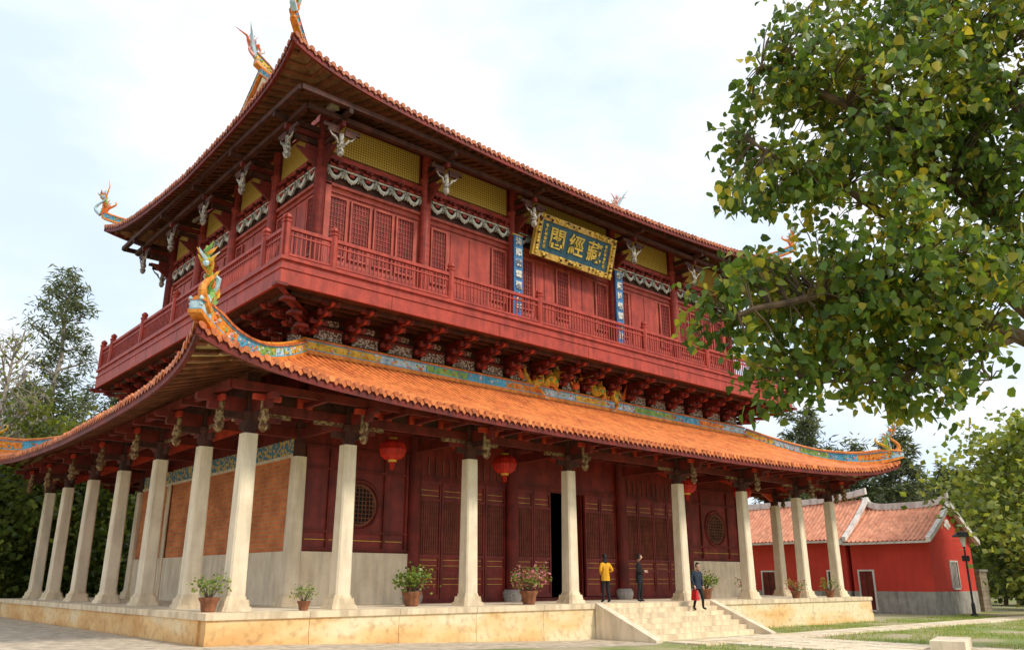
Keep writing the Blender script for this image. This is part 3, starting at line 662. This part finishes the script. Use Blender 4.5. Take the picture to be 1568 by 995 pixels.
# ------------------------------------------------------------------ foreground broadleaf tree
tr=empty('broadleaf_tree'); m=MB()
limbs=[[(10.4,8.6,-.2),(10.3,8.5,1.5),(10.2,8.4,3.2)],
[(10.2,8.4,3.2),(9.9,7.2,4.0),(9.7,6.2,4.45),(9.5,5.4,4.75),(9.3,4.4,4.95),(9.1,3.4,4.75),(9.,2.6,4.5)],
[(10.2,8.4,3.2),(10,7.6,4.9),(9.7,6.2,6.1),(9.4,5.0,7.0),(9.2,4.0,7.6),(9.1,3.2,7.9)],
[(10.2,8.4,3.2),(10,7.8,5.6),(9.8,7.0,7.6),(9.6,5.9,8.9),(9.4,4.8,9.6)],
[(9.9,7.2,4.0),(9.8,6.3,5.1),(9.5,5.0,5.8),(9.2,3.8,6.4),(9.1,3.0,6.8)],
[(9.7,6.2,4.45),(9.5,5.3,4.1),(9.4,4.3,3.8),(9.3,3.4,3.75)],
[(9.8,6.3,5.1),(10.4,5.4,5.4),(10.8,4.4,5.6)],[(9.7,6.2,6.1),(10.3,5.2,7.4),(10.8,4.3,8.6)],[(9.5,5.4,4.75),(9.3,5.5,4.2),(9.2,5.5,3.8)]]
rads=[(.26,.2),(.13,.03),(.12,.03),(.13,.04),(.09,.02),(.05,.015),(.05,.02),(.06,.02),(.03,.015)]
nodes=[]
for lb,(ra,rb) in zip(limbs,rads):
    P_=[G(*q) for q in lb]; Q=[]
    for i in range(len(P_)-1):
        for j in range(4):
            f=j/4; p=P_[i].lerp(P_[i+1],f); w=noise.noise_vector(p*1.3)*.10; Q.append(p+(w if (i or j) else Vector((0,0,0))))
    Q.append(P_[-1]); k=len(Q); m.tube(Q,[ra+(rb-ra)*i/(k-1) for i in range(k)],7,'bark')
    if lb is not limbs[0]: nodes+= Q[3:]
lobes=[((9.4,4.6,5.2),(1.5,2.3,1.2)),((9.4,4.9,7.3),(1.6,2.0,1.6)),((9.5,6.0,8.6),(1.6,2.3,1.8)),((9.3,3.4,5.0),(1.1,1.3,.9)),((9.4,4.3,4.2),(1.1,1.8,.75)),((9.6,6.6,6.5),(1.4,1.4,1.5)),((9.3,3.5,7.1),(1.,.9,.9)),((9.3,4.9,3.95),(.8,.7,.6)),((9.3,3.1,6.0),(.8,.55,.8)),((9.2,2.6,4.6),(.6,.6,.6)),((9.4,3.9,8.3),(.9,.7,.7)),((9.3,3.0,3.7),(.6,.5,.35))]
cl=[]
tot=sum(a[1][0]*a[1][1]*a[1][2] for a in lobes)
for (c,r) in lobes:
    k=int(2550*r[0]*r[1]*r[2]/tot)+6
    for i in range(k):
        v=Vector(rng.normal(size=3)).normalized()*(random.random()**.38); F,L,z=c[0]+v.x*r[0],c[1]+v.y*r[1],c[2]+v.z*r[2]
        if noise.noise(Vector((F*.5,L,z))*1.35)<-.10: continue
        if z<4.5 and L>5.5: continue
        if z<5.0 and L>6.0: continue
        cl.append(G(F,L,z))
LC=[];LCc=[]
for c in cl:
    q=min(nodes,key=lambda n:(n-c).length_squared); l=(c-q).length
    mid=q.lerp(c,.5)+Vector((0,0,.12*l)); m.tube([q,mid,c],[.009+.005*l,.008,.004],4,'bark',cap=False)
    tn=noise.noise(c*.9)+random.uniform(-.25,.25)
    for j in range(random.randint(8,16)):
        f=random.random()*.5+.5; b=mid.lerp(c,f) if random.random()<.4 else c
        LC.append(b+Vector(rng.normal(size=3))*.10+Vector((0,0,-.04))); LCc.append(tn)
LC=np.array(LC); tone=np.array(LCc); n=len(LC)
cA=pick([(.11,.19,.032),(.17,.24,.038),(.06,.11,.022),(.36,.34,.05)],[.38,.29,.26,.07],n)
cB=pick([(.28,.31,.045),(.48,.40,.05),(.17,.24,.035)],[.5,.20,.30],n)
cols=np.where((tone+rng.normal(size=n)*.1>.10)[:,None],cB,cA)
m.build('trunk_and_limbs',tr,True); leaf_mesh('foliage',LC,.106,cols,tr,'heart',.75)
# ------------------------------------------------------------------ background trees
def gnd(F,L): p=G(F,L,0); return gz(p.x,p.y)
def bg_tree(name,F,L,h,rad,kind,nl,pal,pr,ls=.5,trunk='bark',low=.2):
    m=MB(); base=G(F,L,gnd(F,L)-.3); e=empty(name); top=base+Vector((random.uniform(-.8,.8),random.uniform(-.8,.8),h*.96))
    K=9; tp=[base.lerp(top,i/(K-1))+noise.noise_vector(base+Vector((0,0,i)))*.35*(i>0) for i in range(K)]
    r0=.014*h+.05; m.tube(tp,[r0*(1-.9*i/(K-1))+.02 for i in range(K)],7,trunk)
    C=[]; T=[]; nb=26 if kind!='bare' else 46
    if kind=='pine': nb=34
    per=max(1,nl//(nb*5))
    for i in range(nb):
        f=low+(1-low)*((i+.5)/nb)**.9; a=i*2.4+random.random(); s=tp[min(K-2,int(f*(K-1)))].lerp(tp[min(K-1,int(f*(K-1))+1)],f*(K-1)%1)
        env={'pine':(1.1-f)*.9+.2,'round':math.sqrt(max(.05,1-((f-.55)/.5)**2)),'bare':(1.15-f)}[kind]
        R=rad*env*random.uniform(.5,1.15); up={'pine':.45,'round':.45,'bare':.7}[kind]
        d=Vector((cos(a),sin(a),up)); e1=s+d*R*.55; e2=s+d*R+Vector((0,0,.1*R))
        m.tube([s,e1,e2],[r0*.28,r0*.16,.02],4,trunk,cap=False)
        for j in range(5):
            q=e1.lerp(e2,random.random()*1.15)+Vector(rng.normal(size=3))*R*.14
            if kind=='bare':
                m.tube([e1.lerp(e2,j/5),q+Vector((0,0,R*.25)),q+Vector(rng.normal(size=3))*.5+Vector((0,0,R*.45))],[.035,.022,.01],3,trunk,cap=False)
            sp=R*.2+.25 if kind!='pine' else .26+R*.07; sz=.55 if kind!='pine' else .8
            tn=random.uniform(.55,1.3)
            for _ in range(per):
                v=rng.normal(size=3); C.append((q.x+v[0]*sp,q.y+v[1]*sp,q.z+v[2]*sp*sz)); T.append(tn)
    m.build('trunk',e)
    if C: leaf_mesh('foliage',C,ls,pick(pal,pr,len(C))*np.array(T)[:,None],e,'quad' if kind!='pine' else 'needle',.0 if kind!='pine' else .3)
GR=[(.09,.14,.035),(.15,.20,.045),(.24,.28,.06)]; PN=[(.09,.12,.065),(.13,.16,.085),(.18,.21,.12)]; YG=[(.20,.26,.05),(.30,.34,.07),(.12,.17,.035)]
def at(u,F): return F*((u-784)/1260.)
for u,F,h,r,nl in ((62,54,23,3.7,4600),(178,60,18.5,3.0,4200),(28,62,17,3.2,2600),(225,66,19,2.8,2600),(118,64,17,2.6,2000)):
    bg_tree('pine_tree',F,at(u,F),h,r,'pine',nl,PN,[.35,.4,.25],.40,'bark_pale',.3)
for u,F,h,r in ((110,58,12,4.2),(30,54,10,4),(190,62,13,4.2),(-30,52,12,5),(75,70,12.5,5),(150,50,8.5,3.5),(-10,44,7,3.5),(260,66,12,4.5)):
    bg_tree('broadleaf_tree',F,at(u,F),h,r,'round',7500,GR,[.4,.4,.2],.36,low=.06)
bg_tree('broadleaf_tree',48,at(95,48),10.8,3.0,'round',2600,YG,[.4,.35,.25],.36)
bg_tree('bare_tree',46,at(-14,46),16,5.0,'bare',500,YG,[.4,.3,.3],.22,'bark_pale',.3)
bg_tree('bare_tree',50,at(36,50),13.5,3.5,'bare',400,YG,[.4,.3,.3],.22,'bark_pale',.3)
for u,F,h,r in ((1235,92,21,5.0),(1300,96,17,5.5),(1370,90,17.5,4.5),(1205,95,17,5),(1455,84,13,4),(1520,80,13.5,4.2),(1490,100,15,5),(1410,95,13,5)):
    bg_tree('pine_tree',F,at(u,F),h,r,'pine',5200,PN,[.3,.4,.3],.62,'bark_pale')
for u,F,h,r in ((1540,62,9.5,4),(1590,50,10.5,4.5),(1500,74,9,4.5),(1570,72,12,5),(1450,90,10,5),(1640,60,12,5),(1400,96,11,5),(1330,98,11,6),(1260,98,11,6)):
    bg_tree('broadleaf_tree',F,at(u,F),h,r,'round',5600,GR if u!=1590 else YG,[.4,.4,.2],.42,low=.06)
bg_tree('broadleaf_tree',26,at(1630,26)+.5,6.6,2.3,'round',2400,YG,[.45,.3,.25],.22,low=.25)
C=[];
for k in range(26000):
    th=rng.uniform(-1.15,1.15); F=rng.uniform(105,150); 
    hh=9+4*noise.noise(Vector((th*9,0,0)))+2.5*noise.noise(Vector((th*30,3,0)))
    p=G(F,F*math.tan(th*.95) if abs(th)<1 else F*th*1.4,0); C.append((p.x,p.y,-.5+hh*rng.random()**.8))
leaf_mesh('distant_trees',C,1.6,pick(GR,[.4,.4,.2],len(C),.6),None,'quad',0)
C=[]
for k in range(20000):
    F=rng.uniform(46,66); L=at(rng.uniform(-80,330),F)*1.05; p=G(F,L,0); hh=3.2+2.2*noise.noise(p*.25)
    if p.x>-1.5 and p.y<28: continue
    C.append((p.x,p.y,-.2+hh*rng.random()))
leaf_mesh('undergrowth',C,.30,pick(GR,[.5,.35,.15],len(C),.6),None,'quad',0)
# ------------------------------------------------------------------ ground
def ground():
    mt,nt,b=nodes_of('ground'); g=N(nt,'ShaderNodeTexCoord')
    n1=N(nt,'ShaderNodeTexNoise'); n1.inputs['Scale'].default_value=.35; n1.inputs['Detail'].default_value=8; nt.links.new(g.outputs['Object'],n1.inputs[0])
    n2=N(nt,'ShaderNodeTexNoise'); n2.inputs['Scale'].default_value=14; n2.inputs['Detail'].default_value=6; nt.links.new(g.outputs['Object'],n2.inputs[0])
    r=N(nt,'ShaderNodeValToRGB'); e=r.color_ramp.elements; e[0].position=.38; e[0].color=(.46,.37,.25,1); e[1].position=.60; e[1].color=(.20,.26,.06,1); q=e.new(.50); q.color=(.36,.34,.15,1)
    nt.links.new(n1.outputs[0],r.inputs[0]); mx=N(nt,'ShaderNodeMix',data_type='RGBA',blend_type='MULTIPLY'); mx.inputs[0].default_value=.5
    r2=N(nt,'ShaderNodeValToRGB'); r2.color_ramp.elements[0].position=.3; r2.color_ramp.elements[0].color=(.4,.4,.4,1); r2.color_ramp.elements[1].position=.6
    nt.links.new(n2.outputs[0],r2.inputs[0]); nt.links.new(r.outputs[0],mx.inputs[6]); nt.links.new(r2.outputs[0],mx.inputs[7]); nt.links.new(mx.outputs[2],b.inputs['Base Color']); b.inputs['Roughness'].default_value=.95
    bm=N(nt,'ShaderNodeBump'); bm.inputs['Strength'].default_value=.6; nt.links.new(n2.outputs[0],bm.inputs['Height']); nt.links.new(bm.outputs[0],b.inputs['Normal']); MATS['ground']=mt
ground()
xs=[-2000,-300,-60,-20,-8,-2,1,3,5,7,9,11,13,16,20,25,30,36,45,60,300,2000]; ys=[-2000,-300,-60,-25,-15,-8,-4,-1,3,10,20,30,60,300,2000]
m=MB(); m.grid([[(x,y,gz(x,y)) for y in ys] for x in xs],'ground'); m.build('ground')
mat('paving',(.64,.54,.41),(.42,.34,.25),.9,2.2,.5,bscale=30)
m=MB()
def sheet(x0,x1,y0,y1,dz,mt,n=12):
    m.grid([[(x0+(x1-x0)*i/n,y,gz(x0+(x1-x0)*i/n,0)+dz) for y in (y0,y1)] for i in range(n+1)],mt)
sheet(-30,0,-3.2,26,.006,'paving'); sheet(0.,14.3,-3.2,-.0,.006,'paving',24)
m.build('pavement')
m=MB()
for i in range(34):
    for j in range(2):
        x=14.6+i*.98+random.uniform(-.02,.02); m.box(x,x+.92,-4.6+j*.82,-3.84+j*.82,-.6,-.4+.05+random.uniform(0,.012),'stone_white' if random.random()<.6 else 'stone_cream')
for j in range(11):
    for i in range(4): m.box(15.6+i*1.1,16.62+i*1.1,-4.7-j*.9-.8,-4.7-j*.9,-.6,-.352+random.uniform(0,.01),'stone_white')
m.build('stone_path')
C=[]
for k in range(40000):
    x=rng.uniform(13,46); y=rng.uniform(-12,0)
    if -4.7<y<-2.9 or (15.5<x<20.1 and y<-3): continue
    if 14<x<22 and y>-3: continue
    if noise.noise(Vector((x*.35,y*.35,0)))<-.10: continue
    C.append((x,y,gz(x,y)-.01))
leaf_mesh('grass',C,.11,pick([(.18,.30,.04),(.30,.38,.07),(.42,.38,.14)],[.45,.35,.2],len(C)),None,'blade',-1.1)
m=MB(); m.box(0,2.4,0,.9,-.1,.22,'stone_white'); m.box(.2,.5,.1,.8,-.3,-.1,'grey_stone'); m.box(1.9,2.2,.1,.8,-.3,-.1,'grey_stone'); m.build('stone_slab',loc=(17.0,-11.6,-.25),rot=(0,0,.3))
m=MB(); m.ball((0,0,0),.9,'grey_stone',18,12,1.2,.9,.55)
m.v=[tuple(Vector(v)*(1+.25*noise.noise(Vector(v)*1.7))) for v in m.v]; m.build('boulder',None,True,loc=(14.2,-15.1,-.35))
# ------------------------------------------------------------------ potted plants
def pot(x,y,z,s,flower=None,nl=260,tall=1.):
    m=MB(); e=empty('potted_plant',(x,y,z)); m.lathe(0,0,[(.14*s,0),(.17*s,.03*s),(.20*s,.22*s),(.25*s,.30*s),(.25*s,.34*s),(.21*s,.34*s),(.2*s,.3*s)],14,'terracotta')
    C=[]
    for i in range(9):
        a=i*.7+random.random(); r=.40*s*random.uniform(.5,1); h=(.40+.25*random.random())*s*tall
        p=[Vector((0,0,.28*s)),Vector((r*.4*cos(a),r*.4*sin(a),h*.8)),Vector((r*cos(a),r*sin(a),h+.12*s))]; m.tube(p,[.025*s,.015*s,.006*s],4,'bark')
        for k in range(nl//9): v=rng.normal(size=3)*.11*s; C.append(tuple(p[2]+Vector(v)))
    m.build('pot',e,True); n=len(C); cols=pick([(.16,.25,.05),(.28,.33,.06),(.10,.16,.04)],[.4,.3,.3],n)
    if flower: 
        k=rng.random(n)<.4; cols[k]=np.array(flower)
    leaf_mesh('leaves',C,.08*s,cols,e,'quad',.0)
for a in ((.45,1.0,1.1,None),(3.0,.55,.75,None),(7.6,1.9,1.35,None),(12.0,1.0,1.35,(.62,.24,.32)),(24.3,2.4,1.35,None),(27.6,2.4,1.1,(.5,.18,.24)),(29.0,.6,1.0,(.45,.12,.12)),(32.2,.6,1.0,None)): pot(a[0],a[1],PZ,a[2],a[3],220 if a[2]<1.2 else 500)
# ------------------------------------------------------------------ red house
h=empty('red_brick_house'); m=MB(); gy=-.55
def house_sec(y0,y1,ze,zr,proud):
    xr=49.3
    m.box(46,52.6,y0,y1,gy,.95,'grey_stone')
    m.box(46.03,52.57,y0+.03,y1-.03,.95,ze,'house_red')
    for y in (y0+.03,y1-.03): m.add([(46.03,y,ze-.01),(52.57,y,ze-.01),(xr,y,zr-.15)],[(0,1,2)],'house_red')
    n=int((y1-y0+.5)/.3); 
    for (xe) in (45.4,53.2):
        Gd=[]
        for i in range(n):
            for o,hh in ((0,0),(.09,0),(.12,.07),(.18,.07),(.21,0)):
                y=y0-.25+i*(y1-y0+.5)/n+o; row=[]
                for k in range(7):
                    t=k/6; row.append((xe+(xr-xe)*t,y,ze-.12+(zr-ze+.12)*(t*.82+.18*t*t)+hh+.10*abs((y-(y0+y1)/2)/((y1-y0)/2))**3*(.2+.8*t)))
                Gd.append(row)
        m.grid(Gd,'house_tile')
        m.box(xe+.03,xe+.13,y0-.2,y1+.2,ze-.28,ze-.14,'plaster_white')
    K=24; P_=[]
    for i in range(K+1):
        t=i/K; y=y0-.3+(y1-y0+.6)*t; u=abs(2*t-1); P_.append((xr,y,zr+.08+.55*u**5))
    for i in range(K):
        a,b=P_[i],P_[i+1]; m.hexa([(xr-.16,a[1],a[2]-.15),(xr+.16,a[1],a[2]-.15),(xr+.16,b[1],b[2]-.15),(xr-.16,b[1],b[2]-.15),(xr-.1,a[1],a[2]+.28),(xr+.1,a[1],a[2]+.28),(xr+.1,b[1],b[2]+.28),(xr-.1,b[1],b[2]+.28)],'plaster_white')
    for y in (y0-.27,y1+.27):
        for xe in (45.4,53.2):
            for k in range(6):
                t,u=k/6,(k+1)/6; f=lambda t:ze-.12+(zr-ze+.12)*(t*.82+.18*t*t)+.1*(.2+.8*t)
                xA,xB=xe+(xr-xe)*t,xe+(xr-xe)*u
                m.hexa([(xA,y-.14,f(t)-.15),(xA,y+.14,f(t)-.15),(xB,y+.14,f(u)-.15),(xB,y-.14,f(u)-.15),(xA,y-.14,f(t)+.16),(xA,y+.14,f(t)+.16),(xB,y+.14,f(u)+.16),(xB,y-.14,f(u)+.16)],'plaster_white')
house_sec(1.2,6.4,4.15,6.35,0); house_sec(6.7,30,4.35,7.0,.1)
for p in ((49.3,5.25,.35),(49.0,5.05,.22),(49.6,5.05,.22),(49.3,4.9,.2)): m.ball((p[0],1.2,p[1]),p[2],'plaster_white',8,6,1,.12,.6)
def opening(mb,face,a0,a1,z0,z1,door=False):
    t=.1
    if face=='x': bx=lambda p,q,u,v,d0,d1,mt: mb.box(46-d1,46-d0,p,q,u,v,mt)
    else: bx=lambda p,q,u,v,d0,d1,mt: mb.box(p,q,1.2-d1,1.2-d0,u,v,mt)
    bx(a0,a1,z0,z1,.0,.02,'dark_wood' if not door else 'dark_red')
    for p,q,u,v in ((a0-t,a0,z0,z1+t),(a1,a1+t,z0,z1+t),(a0,a1,z1,z1+t),(a0,a1,z0-t,z0)): bx(p,q,u,v,-.02,.07,'plaster_white')
    if not door:
        n=5
        for i in range(1,n): a=a0+(a1-a0)*i/n; bx(a-.03,a+.03,z0,z1,.02,.05,'plaster_white')
    else: bx((a0+a1)/2-.02,(a0+a1)/2+.02,z0,z1,.02,.03,'black')
opening(m,'x',5.0,5.9,gy+.35,2.2,True); opening(m,'x',7.2,8.1,.95,2.2); opening(m,'y',48.8,49.8,1.15,2.75); opening(m,'x',12.2,13.2,gy+.3,2.2,True); opening(m,'x',16,17,.95,2.2)
m.build('house_body',h,False)
m=MB(); m.box(0,1.3,0,4,-.2,2.7,'wall_blocks'); m.box(-.08,1.38,-.08,4.08,2.7,2.85,'grey_stone'); m.build('boundary_wall',loc=(54.4,1.6,-.5))
m=MB(); m.lathe(0,0,[(.2,0),(.2,.12),(.11,.18),(.1,.7),(.06,.8),(.05,3.9),(.08,3.95)],10,'metal_dark')
m.lathe(0,0,[(.10,3.95),(.2,4.5)],6,'plaster_white'); m.lathe(0,0,[(.62,4.52),(.58,4.6),(.3,4.78),(.05,4.85)],8,'metal_dark'); m.box(-.35,.35,-.03,.03,3.2,3.26,'metal_dark')
for x in (-.33,.33): m.lathe(x,0,[(.05,3.1),(.1,3.2),(.1,3.4),(.02,3.45)],8,'metal_dark')
m.build('street_lamp',loc=(45.2,-1.2,-.4))
# ------------------------------------------------------------------ people
def person(name,loc,yaw,J,top,pants,longhair=False,sc=1.,bag=None,headyaw=0,coat=None):
    base=dict(pel=(0,0,.94),sp=(0,.0,1.12),ch=(0,0,1.34),nk=(0,.0,1.46),hd=(0,.015,1.56),
      sL=(-.18,0,1.40),eL=(-.24,-.03,1.13),wL=(-.23,.06,.88),sR=(.18,0,1.40),eR=(.24,-.03,1.13),wR=(.23,.06,.88),
      hL=(-.095,0,.90),kL=(-.11,.02,.49),aL=(-.12,-.01,.09),tL=(-.13,.15,.045),hR=(.095,0,.90),kR=(.11,.02,.49),aR=(.12,-.01,.09),tR=(.13,.15,.045))
    base.update(J)
    R=dict(pel=(.16,.12),sp=(.145,.11),ch=(.17,.12),nk=(.06,.06),hd=(.055,.055),sL=(.075,.075),sR=(.075,.075),eL=(.053,.053),eR=(.053,.053),wL=(.035,.035),wR=(.035,.035),hL=(.095,.1),hR=(.095,.1),kL=(.065,.065),kR=(.065,.065),aL=(.045,.045),aR=(.045,.045),tL=(.042,.035),tR=(.042,.035))
    E=[('pel','sp'),('sp','ch'),('ch','nk'),('nk','hd'),('ch','sL'),('sL','eL'),('eL','wL'),('ch','sR'),('sR','eR'),('eR','wR'),('pel','hL'),('hL','kL'),('kL','aL'),('aL','tL'),('pel','hR'),('hR','kR'),('kR','aR'),('aR','tR')]
    EM=[top,top,top,'skin',top,top,top,top,top,top,pants,pants,pants,'cloth_black',pants,pants,pants,'cloth_black']
    ks=list(base); me=bpy.data.meshes.new('sk'); me.from_pydata([base[k] for k in ks],[(ks.index(a),ks.index(b)) for a,b in E],[])
    o=bpy.data.objects.new('sk',me); S.collection.objects.link(o)
    import bmesh
    bm=bmesh.new(); bm.from_mesh(me); ly=bm.verts.layers.skin.verify(); bm.verts.ensure_lookup_table()
    for i,k in enumerate(ks): bm.verts[i][ly].radius=R[k]; bm.verts[i][ly].use_root=(k=='pel')
    bm.to_mesh(me); bm.free()
    sk=o.modifiers.new('s','SKIN'); sk.use_smooth_shade=True; sb=o.modifiers.new('b','SUBSURF'); sb.levels=2; sb.render_levels=2
    dg_=bpy.context.evaluated_depsgraph_get(); ev=o.evaluated_get(dg_); mm=ev.to_mesh()
    b=MB(); vs=[tuple(v.co) for v in mm.vertices]; fs=[tuple(p.vertices) for p in mm.polygons]; ms=[]
    seg=[(Vector(base[x]),Vector(base[y])) for x,y in E]
    for p in mm.polygons:
        c=p.center; best=None
        for i,(s0,s1) in enumerate(seg):
            d=s1-s0; t=max(0,min(1,(c-s0).dot(d)/d.length_squared)); q=(s0+d*t-c).length
            if best is None or q<best[0]: best=(q,i)
        mt=EM[best[1]]
        if best[1] in(10,14) and c.z>.86: mt=top
        if mt=='skin' and c.z<1.45: mt=top
        ms.append(mt)
    b.add(vs,fs,ms); ev.to_mesh_clear(); bpy.data.objects.remove(o)
    hm=Vector(base['pel']); b.lathe(hm.x,hm.y,[(.185,.80 if coat is None else coat),(.178,.92),(.165,1.06)],14,top,sq=.78)
    hc=Vector(base['hd'])+Vector((0,.02,.105)); hb=MB(); hb.ball((0,0,0),1,'skin',18,14)
    nv=[]
    for v in hb.v:
        x,y,z=v; w=1-.28*max(0,-z)**1.5; yy=y*.097*(1-.1*max(0,-z)); xx=x*.077*w
        if y>.8 and abs(x)<.28 and -.35<z<.12: yy+=.022
        nv.append((xx,yy,z*.118))
    hb.v=nv
    for sx in (-1,1):
        hb.ball((sx*.03,.086,.008),.0095,'paint_white',6,5); hb.ball((sx*.03,.093,.008),.006,'hair',6,4); hb.ball((sx*.077,-.005,-.005),.022,'skin',7,5,.4,.8,1.3); hb.box(sx*.03-.016,sx*.03+.016,.09,.097,.028,.033,'hair')
    hb.ball((0,.086,-.052),.02,'lip',7,4,1.2,.45,.35)
    sh=MB(); sh.ball((0,-.008,.012),1,'hair',18,14); keep=[]
    sh.v=[(x*.086,-.008+(y+.008)*.108,.012+(z-.012)*.127) for x,y,z in sh.v]
    for f in sh.f:
        cx_=sum(sh.v[i][1] for i in f)/len(f); cz=sum(sh.v[i][2] for i in f)/len(f)
        if cz>.055 or (cx_<.02 and cz>-.06) or (cx_<-.02 and longhair): keep.append(f)
    hb.add(sh.v,keep,'hair')
    if longhair: hb.lathe(0,-.045,[(.08,-.02),(.095,-.1),(.10,-.2),(.07,-.3),(.02,-.36)],12,'hair',sq=.6)
    ca,sa=cos(headyaw),sin(headyaw)
    b.add([(hc.x+x*ca-y*sa,hc.y+x*sa+y*ca,hc.z+z) for x,y,z in hb.v],hb.f,hb.m)
    for w_,e_,sg in (('wL','eL',1),('wR','eR',-1)):
        w=Vector(base[w_]); d=(w-Vector(base[e_])).normalized(); side=d.cross(Vector((sg,0,.2))).normalized(); nr=d.cross(side).normalized()
        b.tube([w-d*.02,w+d*.03,w+d*.085],[.026,.036,.03],8,'skin')
        for k,(ln,off) in enumerate(((.065,-.027),(.075,-.009),(.07,.009),(.055,.026))):
            p=w+d*.08+side*off; b.tube([p,p+d*ln*.55+nr*.006,p+d*ln*.85+nr*.03],[.0095,.009,.006],6,'skin')
        p=w+d*.035-side*.03; b.tube([p,p-side*.025+d*.03,p-side*.028+d*.06+nr*.01],[.012,.010,.007],6,'skin')
    if bag:
        w=Vector(base[bag]); b.tube([w+Vector((0,.03,-.05)),w+Vector((0,.10,-.18))],[.012,.012],5,'bag_red'); b.tube([w+Vector((0,-.0,-.05)),w+Vector((0,-.10,-.18))],[.012,.012],5,'bag_red')
        b.hexa([(w.x-.07,w.y-.17,w.z-.52),(w.x+.07,w.y-.17,w.z-.52),(w.x+.07,w.y+.17,w.z-.52),(w.x-.07,w.y+.17,w.z-.52),(w.x-.04,w.y-.15,w.z-.16),(w.x+.04,w.y-.15,w.z-.16),(w.x+.04,w.y+.15,w.z-.16),(w.x-.04,w.y+.15,w.z-.16)],'bag_red')
    ob=b.build(name,None,True,60,loc=loc,rot=(0,0,yaw)); ob.scale=(sc,)*3; return ob
person('woman_in_yellow_jacket',(15.75,.75,PZ),math.radians(-10),dict(eL=(-.30,-.10,1.16),wL=(-.14,.10,1.08),eR=(.31,-.08,1.17),wR=(.15,.12,1.12),kL=(-.10,.03,.49),aL=(-.11,0,.09),aR=(.14,-.06,.09),tR=(.16,.10,.045)),'cloth_yellow','cloth_black',True,1.0)
person('man_in_black_coat',(17.5,.55,PZ),math.radians(215),dict(eL=(-.25,-.05,1.14),wL=(-.12,.20,1.12),eR=(.25,-.02,1.13),wR=(.12,.22,1.14),kL=(-.12,.06,.49),aL=(-.13,.02,.09),kR=(.13,.0,.49),aR=(.16,-.08,.09),tR=(.19,.08,.045)),'cloth_black','cloth_black',False,1.02,coat=.70,headyaw=.3)
person('man_with_red_bag',(19.8,-.5,PZ-.34),math.radians(165),dict(ch=(0,.03,1.33),nk=(0,.05,1.45),hd=(0,.09,1.54),wR=(.24,.14,.90),eR=(.26,.0,1.13),kL=(-.11,.16,.52),aL=(-.12,.14,.11),tL=(-.13,.31,.07),kR=(.11,.02,.49),aR=(.12,-.12,.10),tR=(.13,.03,.045)),'cloth_navy','cloth_black',False,1.04,bag='wR')
# ------------------------------------------------------------------ sky / sun / camera
w=bpy.data.worlds.new('World'); S.world=w; w.use_nodes=True; nt=w.node_tree; bg=nt.nodes['Background']
EL=math.radians(46); az=(.35,-1.)
sky=N(nt,'ShaderNodeTexSky',sky_type='NISHITA'); sky.sun_disc=False; sky.sun_elevation=EL; sky.sun_rotation=math.atan2(az[0],az[1]); sky.air_density=1.; sky.dust_density=2.
tc=N(nt,'ShaderNodeTexCoord'); mp=N(nt,'ShaderNodeMapping'); mp.inputs['Scale'].default_value=(1,1,2.); nt.links.new(tc.outputs['Generated'],mp.inputs[0])
n1=N(nt,'ShaderNodeTexNoise'); n1.inputs['Scale'].default_value=3.; n1.inputs['Detail'].default_value=6; n1.inputs['Roughness'].default_value=.5; nt.links.new(mp.outputs[0],n1.inputs[0])
r=N(nt,'ShaderNodeValToRGB'); r.color_ramp.elements[0].position=.34; r.color_ramp.elements[0].color=(.9,.9,.9,1); r.color_ramp.elements[1].position=.56; r.color_ramp.elements[1].color=(1,1,1,1); nt.links.new(n1.outputs[0],r.inputs[0])
r2=N(nt,'ShaderNodeMix',data_type='RGBA'); r2.inputs[6].default_value=(7.9,9.3,11.0,1); r2.inputs[7].default_value=(10.2,10.4,10.6,1)
rr=N(nt,'ShaderNodeMapRange'); rr.inputs['From Min'].default_value=.38; rr.inputs['From Max'].default_value=.60; nt.links.new(n1.outputs[0],rr.inputs['Value']); nt.links.new(rr.outputs[0],r2.inputs[0])
mx=N(nt,'ShaderNodeMix',data_type='RGBA'); nt.links.new(r.outputs[0],mx.inputs[0]); nt.links.new(sky.outputs[0],mx.inputs[6]); nt.links.new(r2.outputs[2],mx.inputs[7])
nt.links.new(mx.outputs[2],bg.inputs['Color']); bg.inputs['Strength'].default_value=.110
sl=bpy.data.lights.new('sun','SUN'); sl.energy=3.1; sl.angle=math.radians(9); sl.color=(1,.93,.80); so=bpy.data.objects.new('sun',sl); S.collection.objects.link(so)
dv=Vector((az[0],az[1],0)).normalized()*cos(EL)+Vector((0,0,sin(EL))); so.rotation_euler=(dv).to_track_quat('Z','Y').to_euler()
cam=bpy.data.cameras.new('camera'); co=bpy.data.objects.new('camera',cam); S.collection.objects.link(co); S.camera=co
cam.sensor_width=36; cam.lens=1259.9/1568*36; cam.clip_end=5000; cam.clip_start=.1
th=.301; psi=.853
fw=Vector((cos(psi)*cos(th),sin(psi)*cos(th),sin(th))); co.location=CAM
q=fw.to_track_quat('-Z','Y'); co.rotation_mode='QUATERNION'; co.rotation_quaternion=q
S.view_settings.view_transform='Standard'; S.view_settings.look='None'; S.view_settings.exposure=0
